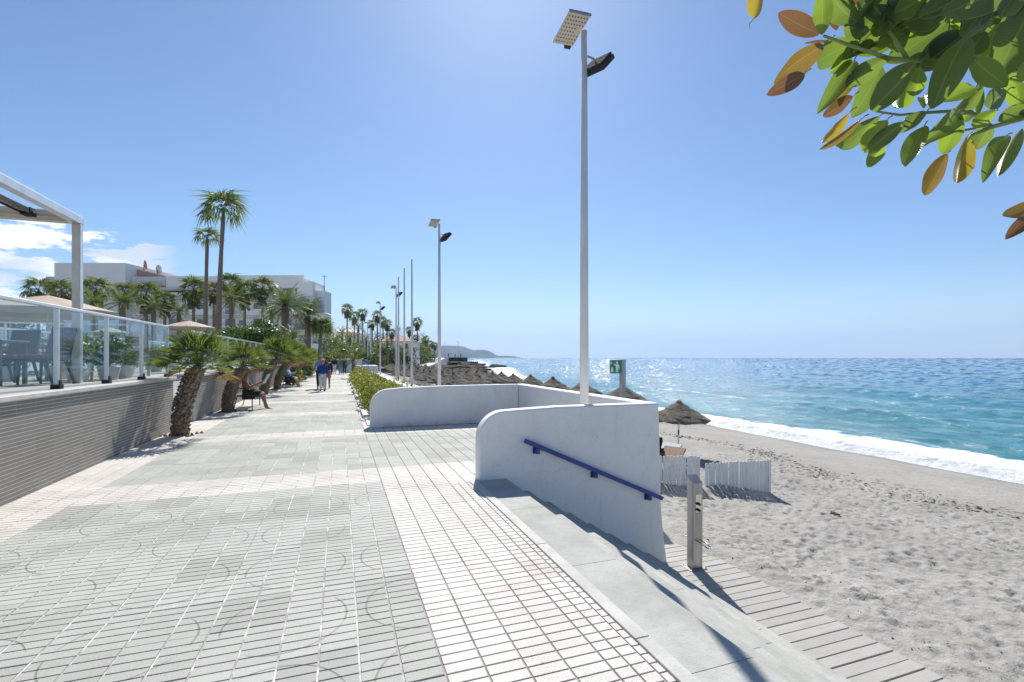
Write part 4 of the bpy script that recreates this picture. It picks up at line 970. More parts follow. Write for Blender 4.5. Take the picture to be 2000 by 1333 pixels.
def bgp(kind, u, v_, rpx, d, label, vb=None, nf=30, sep=False, lean=0, tr=None, name=None, zb=0.):
    p = gd(u, v_, d); r = rpx*d/950; nm = {'D': 'date_palm', 'W': 'fan_palm', 'C': 'dwarf_fan_palm'}[kind] if name is None else name
    if tr is None: tr = (.24, .2) if kind == 'D' else (.2, .14)
    lw_ = lean*d/950
    palm(kind, p.x-lw_*C_, p.y+lw_*S_, zb, p.z, r*1.12, label, nm, 'palms of the seafront gardens', (lw_*C_, -lw_*S_), nf, sep, tr)
bgp('W', 437, 410, 48, 40, 'tallest palm, slender with a small crown, standing above the building', nf=19, sep=True, lean=11, tr=(.23, .15))
bgp('W', 405, 464, 27, 43, 'second tallest palm, just left of the tallest one', nf=16, sep=True, lean=4, tr=(.2, .14))
BG = [('W', 75, 566, 24, 60, 'palm at the far left behind the pergola post'), ('W', 122, 570, 24, 58, 'palm just left of the pergola post'), ('D', 182, 590, 30, 48, 'bushy palm just right of the pergola post'),
      ('W', 188, 566, 24, 52, 'fan palm rising above the bushy one beside the pergola'), ('D', 238, 590, 34, 44, 'wide feathery palm below the pink roof'), ('W', 243, 570, 20, 54, 'small crowned palm under the satellite dishes'),
      ('W', 286, 574, 24, 50, 'fan palm left of centre before the white building'), ('D', 300, 602, 26, 45, 'short feathery palm between two fan palms'), ('W', 322, 588, 20, 50, 'fan palm with a leaning reddish trunk'),
      ('D', 350, 610, 24, 48, 'low feathery palm above the small parasol'), ('W', 378, 566, 24, 52, 'fan palm immediately left of the two tall palms'), ('W', 418, 568, 18, 56, 'fan palm between the two tall trunks'),
      ('D', 452, 585, 34, 50, 'feathery palm just right of the tallest trunk'), ('W', 450, 556, 22, 58, 'fan palm crown against the parapet of the building'), ('W', 478, 568, 22, 58, 'fan palm above the round dark tree, left one'),
      ('W', 513, 562, 22, 58, 'fan palm above the round dark tree, right one'), ('D', 530, 612, 26, 50, 'feathery palm peeping over the round dark tree')]
for b_ in BG: bgp(b_[0], b_[1], b_[2], b_[3]*1.22, b_[4], b_[5], nf=26)
bgp('D', 557, 598, 52, 42, 'big date palm with arching fronds in front of the building', nf=44, sep=True, tr=(.35, .3))
bgp('D', 601, 612, 42, 45, 'big date palm at the right corner of the building', nf=42, sep=True, tr=(.3, .26))
bgp('D', 572, 658, 28, 38, 'young date palm below the big date palms', nf=34, sep=True)
bgp('W', 628, 640, 26, 45, 'fan palm standing free at the end of the building', nf=36, sep=True, lean=4, tr=(.2, .15))
bgp('D', 690, 704, 34, 38.8, 'low young date palm at the far end of the shrub planter', nf=26, sep=True, tr=(.14, .12), zb=.0)
ORD = ordn+['nineteenth', 'twentieth']+['twenty-'+q for q in ordn[:9]]
FR = [('W', 678, 604, 14, 95), ('W', 692, 618, 13, 100), ('W', 708, 612, 12, 98), ('D', 700, 640, 20, 85), ('D', 668, 650, 18, 80), ('W', 727, 632, 10, 100), ('W', 737, 616, 12, 96), ('W', 748, 627, 11, 105), ('W', 756, 633, 11, 100),
      ('D', 684, 660, 20, 78), ('D', 757, 668, 14, 85), ('D', 778, 645, 13, 95), ('W', 800, 645, 10, 110), ('W', 815, 630, 12, 108), ('W', 831, 664, 10, 125), ('D', 826, 682, 9, 120), ('W', 840, 672, 9, 140), ('W', 849, 675, 8, 140), ('W', 788, 668, 10, 105),
      ('D', 715, 662, 17, 80), ('D', 740, 675, 13, 80), ('D', 735, 690, 12, 70), ('D', 805, 680, 12, 110), ('W', 812, 660, 9, 112), ('D', 655, 668, 18, 75), ('W', 765, 650, 10, 100), ('W', 836, 683, 7, 135), ('D', 700, 680, 15, 72)]
for i, b_ in enumerate(FR):
    near_ = ['beside the thin posts', 'left of the flagpoles', 'among the flagpoles', 'right of the flagpoles'][0 if b_[1] < 700 else 1 if b_[1] < 765 else 2 if b_[1] < 810 else 3]
    rk = sorted(range(len(FR)), key=lambda q: FR[q][1]).index(i)+1
    hh = 'tall' if b_[2] < 635 else 'middle sized' if b_[2] < 665 else 'low'
    bgp(b_[0], b_[1], b_[2], b_[3], b_[4], '%s %s palm, %s from the left in the far grove, %s' % (hh, 'feathery' if b_[0] == 'D' else 'fan', ORD[rk-1], near_), nf=20, zb=-.3)
# ================================================================== LEAFY BUSHES AND TREES
def leaves_mb(c, rx, ry, rz, n, ls, seed, cl=12, fill=.55):
    rd = np.random.default_rng(seed); cc = rd.normal(size=(cl, 3)); cc /= np.linalg.norm(cc, axis=1)[:, None]; cc *= rd.uniform(.35, .8, (cl, 1))
    k = rd.integers(0, cl, n); d = rd.normal(size=(n, 3)); d /= np.linalg.norm(d, axis=1)[:, None]
    p = cc[k]+d*(rd.uniform(.6, 1, (n, 1)))*fill*rd.uniform(.6, 1.05, (cl, 1))[k]; p = p*np.array([rx, ry, rz])+np.array(c)
    a_ = rd.normal(size=(n, 3)); a_ /= np.linalg.norm(a_, axis=1)[:, None]; b_ = np.cross(a_, d); b_ /= np.linalg.norm(b_, axis=1)[:, None]+1e-6
    L_ = ls*rd.uniform(.6, 1.3, (n, 1)); v0 = p-a_*L_*.5; v1 = p+b_*L_*.28; v2 = p+a_*L_*.5; v3 = p-b_*L_*.28
    V = np.stack([v0, v1, v2, v3], 1).reshape(-1, 3); m = MB(); m.v = [tuple(x) for x in V.tolist()]; m.f = [(4*i, 4*i+1, 4*i+2, 4*i+3) for i in range(n)]
    return m
def bush(name, x, y, z, rx, ry, rz, n, ls, mat, label, cat, group=None, seed=0, trunk=None, cl=14):
    e = thing(name, label, cat, (x, y, z), group); leaves_mb((x, y, z+(trunk or 0)+rz*.75), rx, ry, rz, n, ls, seed, cl).build('foliage' if not trunk else 'crown', mat, e, fix=False)
    m = MB()
    if trunk: 
        m.tube([(x, y, z), (x+.05, y, z+trunk*.6), (x, y, z+trunk+rz*.4)], [rx*.12, rx*.09, rx*.06], 8)
        for k in range(6):
            a_ = k*1.05; m.tube([(x, y, z+trunk*.7), (x+.6*rx*math.cos(a_), y+.6*ry*math.sin(a_), z+trunk+rz*.8)], [rx*.06, rx*.02], 6)
    else:
        for k in range(5):
            a_ = k*1.3; m.tube([(x, y, z), (x+.5*rx*math.cos(a_), y+.5*ry*math.sin(a_), z+rz)], [.02, .008], 5)
    m.build('trunk' if trunk else 'stems', 'stem_grey', e); return e
for i in range(22):
    y = 13.4+i*1.22; x = 1.36+.14*math.sin(i*2.1)
    if y > 40: break
    bush('shrub', x, y, 0, .74, .8, .50+.05*math.sin(i*1.7), 2400 if y < 24 else 1100, .085 if y < 24 else .11, 'shrub_leaf', 'yellow green planter shrub, %s from the near end of the planter' % (ordn+['nineteenth', 'twentieth', 'twenty-first', 'twenty-second'])[i], 'shrub', 'shrubs in the long planter', seed=100+i, cl=22)
p = gd(494, 634, 30); bush('round_tree', p.x, p.y, .9, 2.15, 2.0, 1.25, 9000, .16, 'tree_leaf', 'dark round clipped tree behind the dwarf palms', 'tree', None, 300, 1.1, cl=26)
p = gd(436, 628, 31); 
TL = [(585, 738, .8, 30, 'shrub_leaf', 'yellowish bush at the foot of the far dwarf palms'), (600, 728, .9, 36, 'bush_leaf', 'green bush further along the row of dwarf palms'), (612, 722, .9, 45, 'shrub_leaf', 'furthest yellowish bush beside the promenade')]
for i, (u, v_, r, d, mt, lb) in enumerate(TL):
    p = gd(u, v_, d); bush('bush', -2.7, p.y, 0, r*.8, r, r*.75, 1500, .14, mt, lb, 'bush', 'bushes among the dwarf palms', 400+i)
for i, (u, v_, r, rz, d) in enumerate(((660, 690, 3.2, 2.0, 66), (650, 680, 3.5, 2.2, 72), (690, 690, 3.0, 2.0, 62), (715, 688, 3.2, 2.2, 80), (740, 690, 3.4, 2.1, 90), (760, 694, 3.2, 1.8, 88), (775, 690, 3.4, 2.1, 98), (792, 690, 3.6, 2.2, 102), (808, 688, 3.4, 2.3, 110), (822, 690, 3.4, 2.0, 118), (834, 690, 3., 1.7, 128), (700, 672, 4, 3, 100), (672, 668, 4, 3.4, 100), (745, 676, 3.6, 2.6, 106), (790, 676, 3.4, 2.5, 118), (640, 662, 3, 2.4, 72), (818, 672, 3, 2.2, 132))):
    p = gd(u, v_-17+5*math.sin(i*2.3), d); z = -.3; bush('garden_tree', p.x, p.y, z, r, r, (p.z-z)/1.6, 2600, .30, 'bush_leaf' if i % 3 else 'far_leaf', 'dark leafy garden tree in the distant grove, %s from the left' % (ordn+['nineteenth'])[sorted(range(17), key=lambda q: (660, 650, 690, 715, 740, 760, 775, 792, 808, 822, 834, 700, 672, 745, 790, 640, 818)[q]).index(i)], 'tree', 'leafy trees of the distant grove', 500+i)
for i, u in enumerate((-15, 18, 45)):
    d = 75; p = gd(u, 575+i*9, d); bush('garden_tree', p.x, p.y, 0, 4.5, 4, max(2, p.z*.55), 3000, .32, 'bush_leaf', ['dark tree at the left edge above the glass railing', 'dark tree left of the pergola post, middle of three', 'dark tree nearest the pergola post on its left'][i], 'tree', 'dark trees behind the terrace', 600+i)
# terrace planting seen through the glass
for i, (x, y) in enumerate(((-4.5, 11.0), (-4.3, 11.7), (-5.4, 12.4), (-4.4, 12.7), (-5.6, 13.6), (-5.0, 14.6), (-5.6, 15.8), (-4.6, 16.6), (-5.4, 18), (-4.6, 19.4), (-5.8, 11.6), (-6.1, 9.6))):
    e = bush('potted_plant', x, y, 1.45, .34, .34, .36, 420, .10, 'tree_leaf' if i % 3 else 'far_leaf', '%s leafy plant from the left in a pot behind the glass railing' % ordn[i], 'plant', 'potted plants on the terrace', 700+i, cl=7)
    MB().lathe((x, y, 1.19), [(.14, 0), (.19, .26), (.17, .28)], 12).build('pot', 'bldg_grey', e)
# ================================================================== BUILDINGS
def fb(m, u0, u1, v0, v1, d0, d1, zbase=None):
    """box square to the building line; u/v surveyed at depth d0"""
    x0 = (u0-1000)/950*d0; x1 = (u1-1000)/950*d0; z1 = 1.63+(699-v0)/950*d0; z0 = 1.63+(699-v1)/950*d0 if zbase is None else zbase
    vs_ = []
    for z in (z0, z1):
        for lx, ly in ((x0, d0), (x1, d0), (x1, d1), (x0, d1)): wx, wy = rot2(lx, ly); vs_.append((wx, wy, z))
    return m.add(vs_, [(0, 3, 2, 1), (4, 5, 6, 7), (0, 1, 5, 4), (1, 2, 6, 5), (2, 3, 7, 6), (3, 0, 4, 7)])
def fbz(m, x0, x1, d0, d1, z0, z1):
    vs_ = []
    for z in (z0, z1):
        for lx, ly in ((x0, d0), (x1, d0), (x1, d1), (x0, d1)): wx, wy = rot2(lx, ly); vs_.append((wx, wy, z))
    return m.add(vs_, [(0, 3, 2, 1), (4, 5, 6, 7), (0, 1, 5, 4), (1, 2, 6, 5), (2, 3, 7, 6), (3, 0, 4, 7)])
c0 = rot2(-52, 86); ap = thing('apartment_building', 'long white apartment building behind the palms', 'building', (c0[0], c0[1], 0))
D0 = 86
fbz(MB(), -79.5, -67.2, D0-1.5, 99, 0, 18.1).build('stair_block', 'bldg_white', ap); fbz(MB(), -81.5, -79.6, D0-1, 96, 0, 15.8).build('side_block', 'bldg_grey', ap)
fbz(MB(), -67.1, -36.6, D0, D0+7, 0, 15.6).build('wall', 'bldg_white', ap)
fbz(MB(), -61, -50, D0-.25, D0-.02, 13.6, 16.0).build('parapet', 'bldg_white', ap); fbz(MB(), -49.9, -36.7, D0-.35, D0-.02, 13.9, 16.15).build('parapet', 'bldg_white', ap); fbz(MB(), -67, -61.1, D0-.3, D0-.02, 14.2, 15.9).build('parapet', 'bldg_grey', ap)
fbz(MB(), -36.5, -33.9, D0-3.4, D0+2.2, 0, 14.6).build('corner_block', 'bldg_white', ap); fbz(MB(), -33.8, -32.4, D0-2.0, D0+1.2, 0, 13.2).build('corner_block', 'bldg_white', ap)
rd = random.Random(5)
def window(e, x0, x1, dd, z0, z1, div=1):
    w_ = fbz(MB(), x0, x1, dd-.06, dd-.005, z0, z1).build('window', 'bldg_grey', e)
    for k in range(div):
        a_ = x0+.06+(x1-x0-.06)*k/div; b2 = x0+(x1-x0-.06)*(k+1)/div; fbz(MB(), a_, b2, dd-.10, dd-.062, z0+.07, z1-.07).build('pane', 'window_glass', w_)
for fl in range(5):
    z = .6+fl*2.85
    for bay in range(6):
        x0 = -66.2+bay*5.0; 
        fbz(MB(), x0, x0+4.4, D0-1.5, D0-.002, z-.16, z).build('balcony_slab', 'bldg_white', ap)
        if (bay+fl) % 3: fbz(MB(), x0, x0+4.4, D0-1.5, D0-1.38, z+.002, z+.95).build('balcony_front', 'bldg_white', ap)
        else:
            m = MB(); fbz(m, x0, x0+4.4, D0-1.5, D0-1.44, z+.9, z+.96)
            for k in range(18): fbz(m, x0+k*.25, x0+k*.25+.04, D0-1.49, D0-1.45, z+.002, z+.9)
            m.build('balcony_railing', 'pole_white', ap)
        window(ap, x0+.5, x0+2.3, D0, z+.05, z+2.2, 2)
        if bay % 2: window(ap, x0+2.9, x0+4.0, D0, z+.8, z+2.0, 1)
    if fl >= 1: fbz(MB(), -67, -36.7, D0-.12, D0-.003, z+2.25, z+2.45).build('trim_band', 'bldg_grey', ap)
    for (a_, b2, dd) in ((-36.4, -34.0, D0-3.4), (-33.7, -32.5, D0-2.0)):
        if z+2.3 > 14: continue
        fbz(MB(), a_-.15, b2+.15, dd-1.3, dd-.002, z-.14, z).build('balcony_slab', 'bldg_white', ap)
        fbz(MB(), a_-.1, b2+.1, dd-1.3, dd-1.24, z+.003, z+(2.3 if fl > 2 else 1.0)).build('balcony_glazing', 'window_glass', ap)
        window(ap, a_+.3, b2-.3, dd, z+.1, z+2.1, 2)
m = MB(); fbz(m, -66.5, -61.2, D0-1.7, D0+3, 14.1, 14.35); fbz(m, -61, -50, D0-1.7, D0-.3, 13.2, 13.4); m.build('eaves', 'pink_trim', ap)
# pink roof volume and dishes
x0, x1 = -67.0, -60.8; vs_ = []
for lx, ly, z in ((x0, D0+1, 15.7), (x1, D0+1, 15.7), (x1, D0+8, 15.7), (x0, D0+8, 15.7), (x0, D0+1, 17.4), (x1, D0+1, 15.95), (x1, D0+8, 15.95), (x0, D0+8, 17.4)): wx, wy = rot2(lx, ly); vs_.append((wx, wy, z))
MB().add(vs_, [(0, 3, 2, 1), (4, 5, 6, 7), (0, 1, 5, 4), (1, 2, 6, 5), (2, 3, 7, 6), (3, 0, 4, 7)]).build('roof', 'pink_trim', ap)
for (lx, z, r, s_, lb) in ((-66.6, 18.4, .85, .45, 'upright reddish satellite dish on the roof of the building'), (-64.2, 17.6, .8, 1.0, 'rounder grey satellite dish on the pink roof, right of the other')):
    wx, wy = rot2(lx, D0+2); e = thing('satellite_dish', lb, 'satellite dish', (wx, wy, z-1.2), 'satellite dishes on the roof')
    m = MB().lathe((0, 0, 0), [(.05, 0), (r*.5, .07), (r, .28), (r, .31), (r*.5, .10), (.04, .03)], 16); xform(m, Matrix.Translation((wx, wy, z)) @ Matrix.Rotation(R(50), 4, 'Z') @ Matrix.Rotation(R(80), 4, 'Y') @ Matrix.Scale(s_ if s_ < 1 else 1, 4, (0, 1, 0))).build('dish', 'pink_trim' if s_ < 1 else 'bldg_grey', e)
    MB().tube([(wx, wy, z-1.4), (wx, wy, z)], .06, 6).build('mast', 'dark_metal', e)
wx, wy = rot2(-33.2, D0); e = thing('roof_antenna', 'thin antenna mast on the right end of the apartment roof', 'antenna', (wx, wy, 14.6)); MB().tube([(wx, wy, 13.2), (wx, wy, 16.2)], .05, 5).build('mast', 'dark_metal', e); MB().tube([(wx-.4, wy, 16), (wx+.4, wy, 16)], .03, 4).build('crossbar', 'dark_metal', e)
def house(name, label, x0, x1, d0, d1, zt, roof='terracotta', rise=1.6, wall='bldg_white', win=3, fl=1, zb=0):
    c = rot2((x0+x1)/2, d0); e = thing(name, label, 'building', (c[0], c[1], zb)); fbz(MB(), x0, x1, d0, d1, zb, zt).build('wall', wall, e)
    if roof:
        o = .5; xm0, xm1, dm = x0+(d1-d0)/2*.8, x1-(d1-d0)/2*.8, (d0+d1)/2
        vs_ = [(*rot2(a_, b2), z) for a_, b2, z in ((x0-o, d0-o, zt+.002), (x1+o, d0-o, zt+.002), (x1+o, d1+o, zt+.002), (x0-o, d1+o, zt+.002), (xm0, dm, zt+rise), (xm1, dm, zt+rise))]
        MB().add(vs_, [(0, 1, 5, 4), (1, 2, 5), (2, 3, 4, 5), (3, 0, 4), (0, 3, 2, 1)]).build('roof', roof, e)
    for f_ in range(fl):
        for k in range(win):
            a_ = x0+(x1-x0)*(k+.3)/win; window(e, a_, a_+(x1-x0)/win*.4, d0, zb+(zt-zb)*(f_+.35)/fl, zb+(zt-zb)*(f_+.8)/fl)
    return e
house('seafront_villa', 'pale villa with a long terracotta roof behind the flagpoles', -28.3, -20.8, 100, 110, 5.0, win=4, fl=2)
house('beach_pavilion', 'low pavilion with an orange roof and brown pillars behind the walkers', -45.5, -37.5, 120, 128, 2.9, rise=1.2, wall='bldg_grey', win=4)
house('white_house', 'white house with a domed roof right of the apartment building', -46.0, -41.0, 125, 133, 8.2, roof='bldg_white', rise=1.7, win=2, fl=2)
house('terrace_building', 'low white building with glass front behind the dwarf palms', -31.5, -26.5, 62, 68, 3.2, roof=None, win=4, wall='bldg_white')
house('white_annex', 'white block with a blue framed front at the end of the glass railing', -25.2, -23.4, 56, 60, 3.3, roof=None, win=3)
house('white_house', 'white house behind the terrace seen through the glass railing', -50, -36, 60, 70, 3.6, roof=None, win=6, fl=1)
house('kiosk', 'small white kiosk with a dark opening behind the distant walkers', -39.0, -34.5, 108, 112, 1.7, roof=None, win=2)
# ================================================================== FAR COAST
def lump(name, x, y, z, sx2, sy2, sz2, mat, label, cat, group, seed, sub=3):
    bm = bmesh.new(); bmesh.ops.create_icosphere(bm, subdivisions=sub, radius=1); rg = random.Random(seed); q = rg.uniform(0, 99)
    from mathutils import noise as mn
    for v in bm.verts:
        n_ = mn.noise(v.co*1.3+Vector((q, 0, 0)))*.5+mn.noise(v.co*3.1+Vector((0, q, 0)))*.28+mn.noise(v.co*7+Vector((0, q, 0)))*.14; v.co = v.co*(1+n_*1.0); v.co = Vector((v.co.x*sx2, v.co.y*sy2, v.co.z*sz2))
    me = bpy.data.meshes.new(name); bm.to_mesh(me); bm.free(); me.materials.append(M(mat)); o = link(name, me, loc=(x, y, z)); tag(o, label, cat, group); return o
RK = [(875, 719, 150, 7, 1.0), (900, 717, 165, 6, .8), (918, 714, 185, 6, 1.0), (932, 717, 160, 3.5, .5), (905, 722, 125, 4, .5), (885, 726, 105, 3.5, .5), (925, 724, 115, 3.5, .4), (945, 721, 150, 2.6, .4), (968, 717.5, 205, 5, 1.2), (955, 719, 195, 3, .6), (868, 713, 190, 8, 1.5), (890, 712, 200, 8, 1.5), (860, 726, 110, 3.5, .5), (845, 724, 118, 3.5, .5), (915, 720, 150, 4, .5), (940, 716, 175, 2.4, .5)]
for i, (u, v_, d, r, h) in enumerate(RK):
    p = gd(u, v_, d); lump('rock', p.x, p.y, p.z-.2, r, r*.8, h, 'rock', ('dark rock standing in the surf off the point, %s' % ('larger one' if i == 8 else 'smaller one')) if i in (8, 9) else 'dark shore rock beyond the umbrellas, %s from the left' % ordn[sorted([q[0] for k_, q in enumerate(RK) if k_ not in (8, 9)]).index(u)], 'rock', 'rocks on the far shore', i)
lk = thing('lookout_wall', 'dark stone wall of the lookout point beyond the rocks', 'wall', tuple(gd(886, 704, 205)))
m = MB(); fb(m, 867, 906, 698.6, 707, 205, 222); m.build('wall_body', 'rock', lk); m = MB(); fb(m, 860, 925, 707.2, 714, 200, 228); m.build('terrace', 'rock', lk)
for u in (869, 895):
    a_ = gd(u, 668, 212); e = thing('lookout_lamp', 'thin lamp post on the lookout, %s one' % ('left' if u == 869 else 'right'), 'lamp', (a_.x, a_.y, 1.6), 'lamp posts on the lookout'); MB().tube([(a_.x, a_.y, 1.6), (a_.x, a_.y, a_.z)], .07, 5).build('pole', 'zinc', e); MB().tube([(a_.x, a_.y, a_.z), (a_.x-.9, a_.y, a_.z+.2)], .08, 5).build('arm', 'zinc', e)
# path climbing to the lookout
pp = [gd(800, 720, 88), gd(812, 717, 96), gd(826, 713, 110), gd(838, 709, 126), gd(848, 704, 145), gd(856, 700, 168), gd(866, 699.5, 195)]
m = MB(); vs_ = []; fs_ = []
for q in pp: vs_ += [(q.x-2.2, q.y+.6, q.z), (q.x+2.0, q.y-.6, q.z), (q.x+2.0, q.y-.6, q.z-2.5), (q.x-2.2, q.y+.6, q.z-2.5)]
for i in range(len(pp)-1):
    for k in range(4): fs_.append((i*4+k, i*4+(k+1) % 4, (i+1)*4+(k+1) % 4, (i+1)*4+k))
struct('coast_path', m.add(vs_, fs_).build('coast_path', 'coping_stone'), 'pale paved path climbing along the shore to the lookout')
# headland: a real ridge about five kilometres off
PR = [(700, 668), (760, 664), (800, 668), (840, 671), (862, 674), (875, 674.3), (900, 675), (908, 677), (915, 680), (925, 683.5), (932, 682.5), (945, 682.6), (955, 684.5), (962, 688), (970, 693.5), (976, 694.6), (990, 693.8), (1000, 694.8), (1012, 696.8), (1021, 699.2)]
D = 5200; us = np.linspace(700, 1021, 170); top = np.interp(us, [a_ for a_, _ in PR], [b_ for _, b_ in PR]); nz = 26
tt = np.linspace(0, 1, nz); U, T_ = np.meshgrid(us, tt); HT = np.interp(U, us, (699-top)/950*D)
DD = D-700+T_*1400; prof = np.sin(np.clip(T_*1.15, 0, 1)*math.pi)**.8; prof = np.where(T_ < .5, np.sin(T_*math.pi)**.75, np.sin(T_*math.pi)**.75)
LXc = (U-1000)/950*D; nzv = fbm(LXc, DD, .0022, 5, 31); Hh = HT*prof*(1+.35*nzv*(1-prof**4))-4.5
WX_ = LXc*C_+DD*S_; WY_ = -LXc*S_+DD*C_; struct('headland', grid_obj('headland', WX_, WY_, Hh, 'headland'), 'blue hazy headland falling to the sea on the horizon')
# ================================================================== PEOPLE
def skin_obj(name, J, E_, mat, parent, T, sub=2, root=None):
    names = list(J); me = bpy.data.meshes.new(name)
    me.from_pydata([tuple(T @ Vector(J[n][0])-wl(parent)) for n in names], [(names.index(a), names.index(b_)) for a, b_ in E_], [])
    me.materials.append(M(mat)); o = bpy.data.objects.new(name, me); COL.objects.link(o); o.parent = parent
    sk = o.modifiers.new('skin', 'SKIN'); sk.use_smooth_shade = True; sk.branch_smoothing = .3
    lay = me.skin_vertices[0].data if me.skin_vertices else None
    if lay is None:
        bm = bmesh.new(); bm.from_mesh(me); bm.verts.layers.skin.verify(); bm.to_mesh(me); bm.free(); lay = me.skin_vertices[0].data
    for i, n in enumerate(names):
        r = J[n][1]; lay[i].radius = (r, r) if isinstance(r, (int, float)) else r; lay[i].use_root = (n == (root or names[0]))
    ss = o.modifiers.new('subsurf', 'SUBSURF'); ss.levels = sub; ss.render_levels = sub
    return o
def person(x, y, z, head, label, pose, top, bottom, hair='hair_grey', skin='skin', shoes='shoe_dark', s=1., sleeves=True, shorts=False, newspaper=False, group=None, swing=1, shirtless=False, pitch=0):
    e = thing('person', label, 'person', (x, y, z), group); T = Matrix.Translation((x, y, z)) @ Matrix.Rotation(head, 4, 'Z') @ Matrix.Scale(s, 4)
    if pitch: T = T @ Matrix.Rotation(pitch, 4, 'X')
    w_ = swing
    if pose == 'walk':
        J = dict(pelvis=((0, 0, .95), (.13, .10)), belly=((0, .005, 1.08), (.135, .10)), chest=((0, 0, 1.27), (.155, .11)), neckb=((0, -.01, 1.42), .06), neck=((0, .0, 1.49), .052), jaw=((0, .02, 1.54), .07), skull=((0, .01, 1.62), .088), crown=((0, 0, 1.68), .06), nose=((0, .115, 1.585), .014),
                 shl=((-.175, -.01, 1.375), .055), ell=((-.235, -.07*w_, 1.12), .042), wrl=((-.225, .05*w_, .89), .028), hal=((-.22, .09*w_, .82), (.022, .038)), fil=((-.215, .11*w_, .745), (.014, .03)), thl=((-.19, .12*w_, .82), .012),
                 shr=((.175, -.01, 1.375), .055), elr=((.235, .05*w_, 1.13), .042), wrr=((.20, .17*w_, .93), .028), har=((.18, .2*w_, .87), (.022, .038)), fir=((.165, .22*w_, .80), (.014, .03)), thr=((.15, .22*w_, .88), .012),
                 hil=((-.09, 0, .88), .098), knl=((-.095, .17*w_, .50), .062), anl=((-.095, .20*w_, .09), .042), tol=((-.11, .33*w_, .035), .036),
                 hir=((.09, 0, .88), .098), knr=((.095, -.0, .48), .062), anr=((.095, -.20*w_, .12), .042), tor=((.11, -.08*w_, .035), .036))
    else:
        J = dict(pelvis=((0, 0, .55), (.14, .12)), belly=((0, -.03, .68), (.145, .12)), chest=((0, -.07, .88), (.165, .12)), neckb=((0, -.05, 1.03), .062), neck=((0, -.02, 1.10), .054), jaw=((0, .03, 1.14), .07), skull=((0, .02, 1.22), .088), crown=((0, 0, 1.28), .06), nose=((0, .125, 1.185), .014),
                 shl=((-.18, -.06, .985), .058), ell=((-.23, .10, .76), .043), wrl=((-.14, .32, .84), .029), hal=((-.12, .37, .87), (.022, .038)), fil=((-.10, .41, .91), (.014, .03)), thl=((-.08, .36, .92), .012),
                 shr=((.18, -.06, .985), .058), elr=((.23, .10, .76), .043), wrr=((.14, .32, .84), .029), har=((.12, .37, .87), (.022, .038)), fir=((.10, .41, .91), (.014, .03)), thr=((.08, .36, .92), .012),
                 hil=((-.10, .04, .53), .10), knl=((-.13, .45, .53), .068), anl=((-.12, .50, .10), .044), tol=((-.12, .65, .04), .036),
                 hir=((.10, .04, .53), .10), knr=((.13, .42, .53), .068), anr=((.13, .58, .10), .044), tor=((.13, .73, .04), .036))
    E_ = [('pelvis', 'belly'), ('belly', 'chest'), ('chest', 'neckb'), ('neckb', 'neck'), ('neck', 'jaw'), ('jaw', 'skull'), ('skull', 'crown'), ('skull', 'nose')]
    for q in 'lr': E_ += [('chest', 'sh'+q), ('sh'+q, 'el'+q), ('el'+q, 'wr'+q), ('wr'+q, 'ha'+q), ('ha'+q, 'fi'+q), ('ha'+q, 'th'+q), ('pelvis', 'hi'+q), ('hi'+q, 'kn'+q), ('kn'+q, 'an'+q), ('an'+q, 'to'+q)]
    skin_obj('body', J, E_, skin, e, T)
    g = 1.13
    def sub(keys, edges, name, mat, k=g, endr=None):
        jj = {}
        for n in keys:
            r = J[n][1]; r = (r[0]*k+.008, r[1]*k+.008) if isinstance(r, tuple) else r*k+.010
            jj[n] = (J[n][0], r)
        skin_obj(name, jj, edges, mat, e, T)
    if not shirtless:
        ks = ['belly', 'pelvis', 'chest', 'neckb', 'shl', 'shr', 'ell', 'elr']; es = [('pelvis', 'belly'), ('belly', 'chest'), ('chest', 'neckb'), ('chest', 'shl'), ('chest', 'shr'), ('shl', 'ell'), ('shr', 'elr')]
        if sleeves: ks += ['wrl', 'wrr']; es += [('ell', 'wrl'), ('elr', 'wrr')]
        sub(ks, es, 'shirt', top)
    ks = ['pelvis', 'hil', 'hir', 'knl', 'knr']; es = [('pelvis', 'hil'), ('pelvis', 'hir'), ('hil', 'knl'), ('hir', 'knr')]
    if not shorts: ks += ['anl', 'anr']; es += [('knl', 'anl'), ('knr', 'anr')]
    sub(ks, es, 'shorts' if shorts else 'trousers', bottom, 1.2)
    for q in 'lr':
        a_ = Vector(J['an'+q][0])+Vector((0, 0, -.03)); t_ = Vector(J['to'+q][0]); jj = dict(heel=(a_+Vector((0, -.03, -.03)), .045), mid=((a_+t_)/2+Vector((0, 0, -.02)), .046), toe=(t_, .044)); skin_obj('shoe', jj, [('heel', 'mid'), ('mid', 'toe')], shoes, e, T, 1)
    hd = Vector(J['skull'][0]); m = MB(); n1, n2 = 14, 8; vs_ = []; fs_ = []
    for i in range(n2+1):
        ph = math.pi*.62*i/n2
        for k in range(n1):
            a_ = 2*math.pi*k/n1; fr_ = max(0, math.sin(a_)); ph2 = ph*(1-.42*fr_); vs_.append(hd+Vector((.103*math.sin(ph2)*math.cos(a_), -.012+.113*math.sin(ph2)*math.sin(a_), .012+.112*math.cos(ph2))))
    for i in range(n2):
        for k in range(n1): k2 = (k+1) % n1; fs_.append((i*n1+k, i*n1+k2, (i+1)*n1+k2, (i+1)*n1+k))
    m.add(vs_, fs_); xform(m, T).build('hair', hair, e, smooth=True)
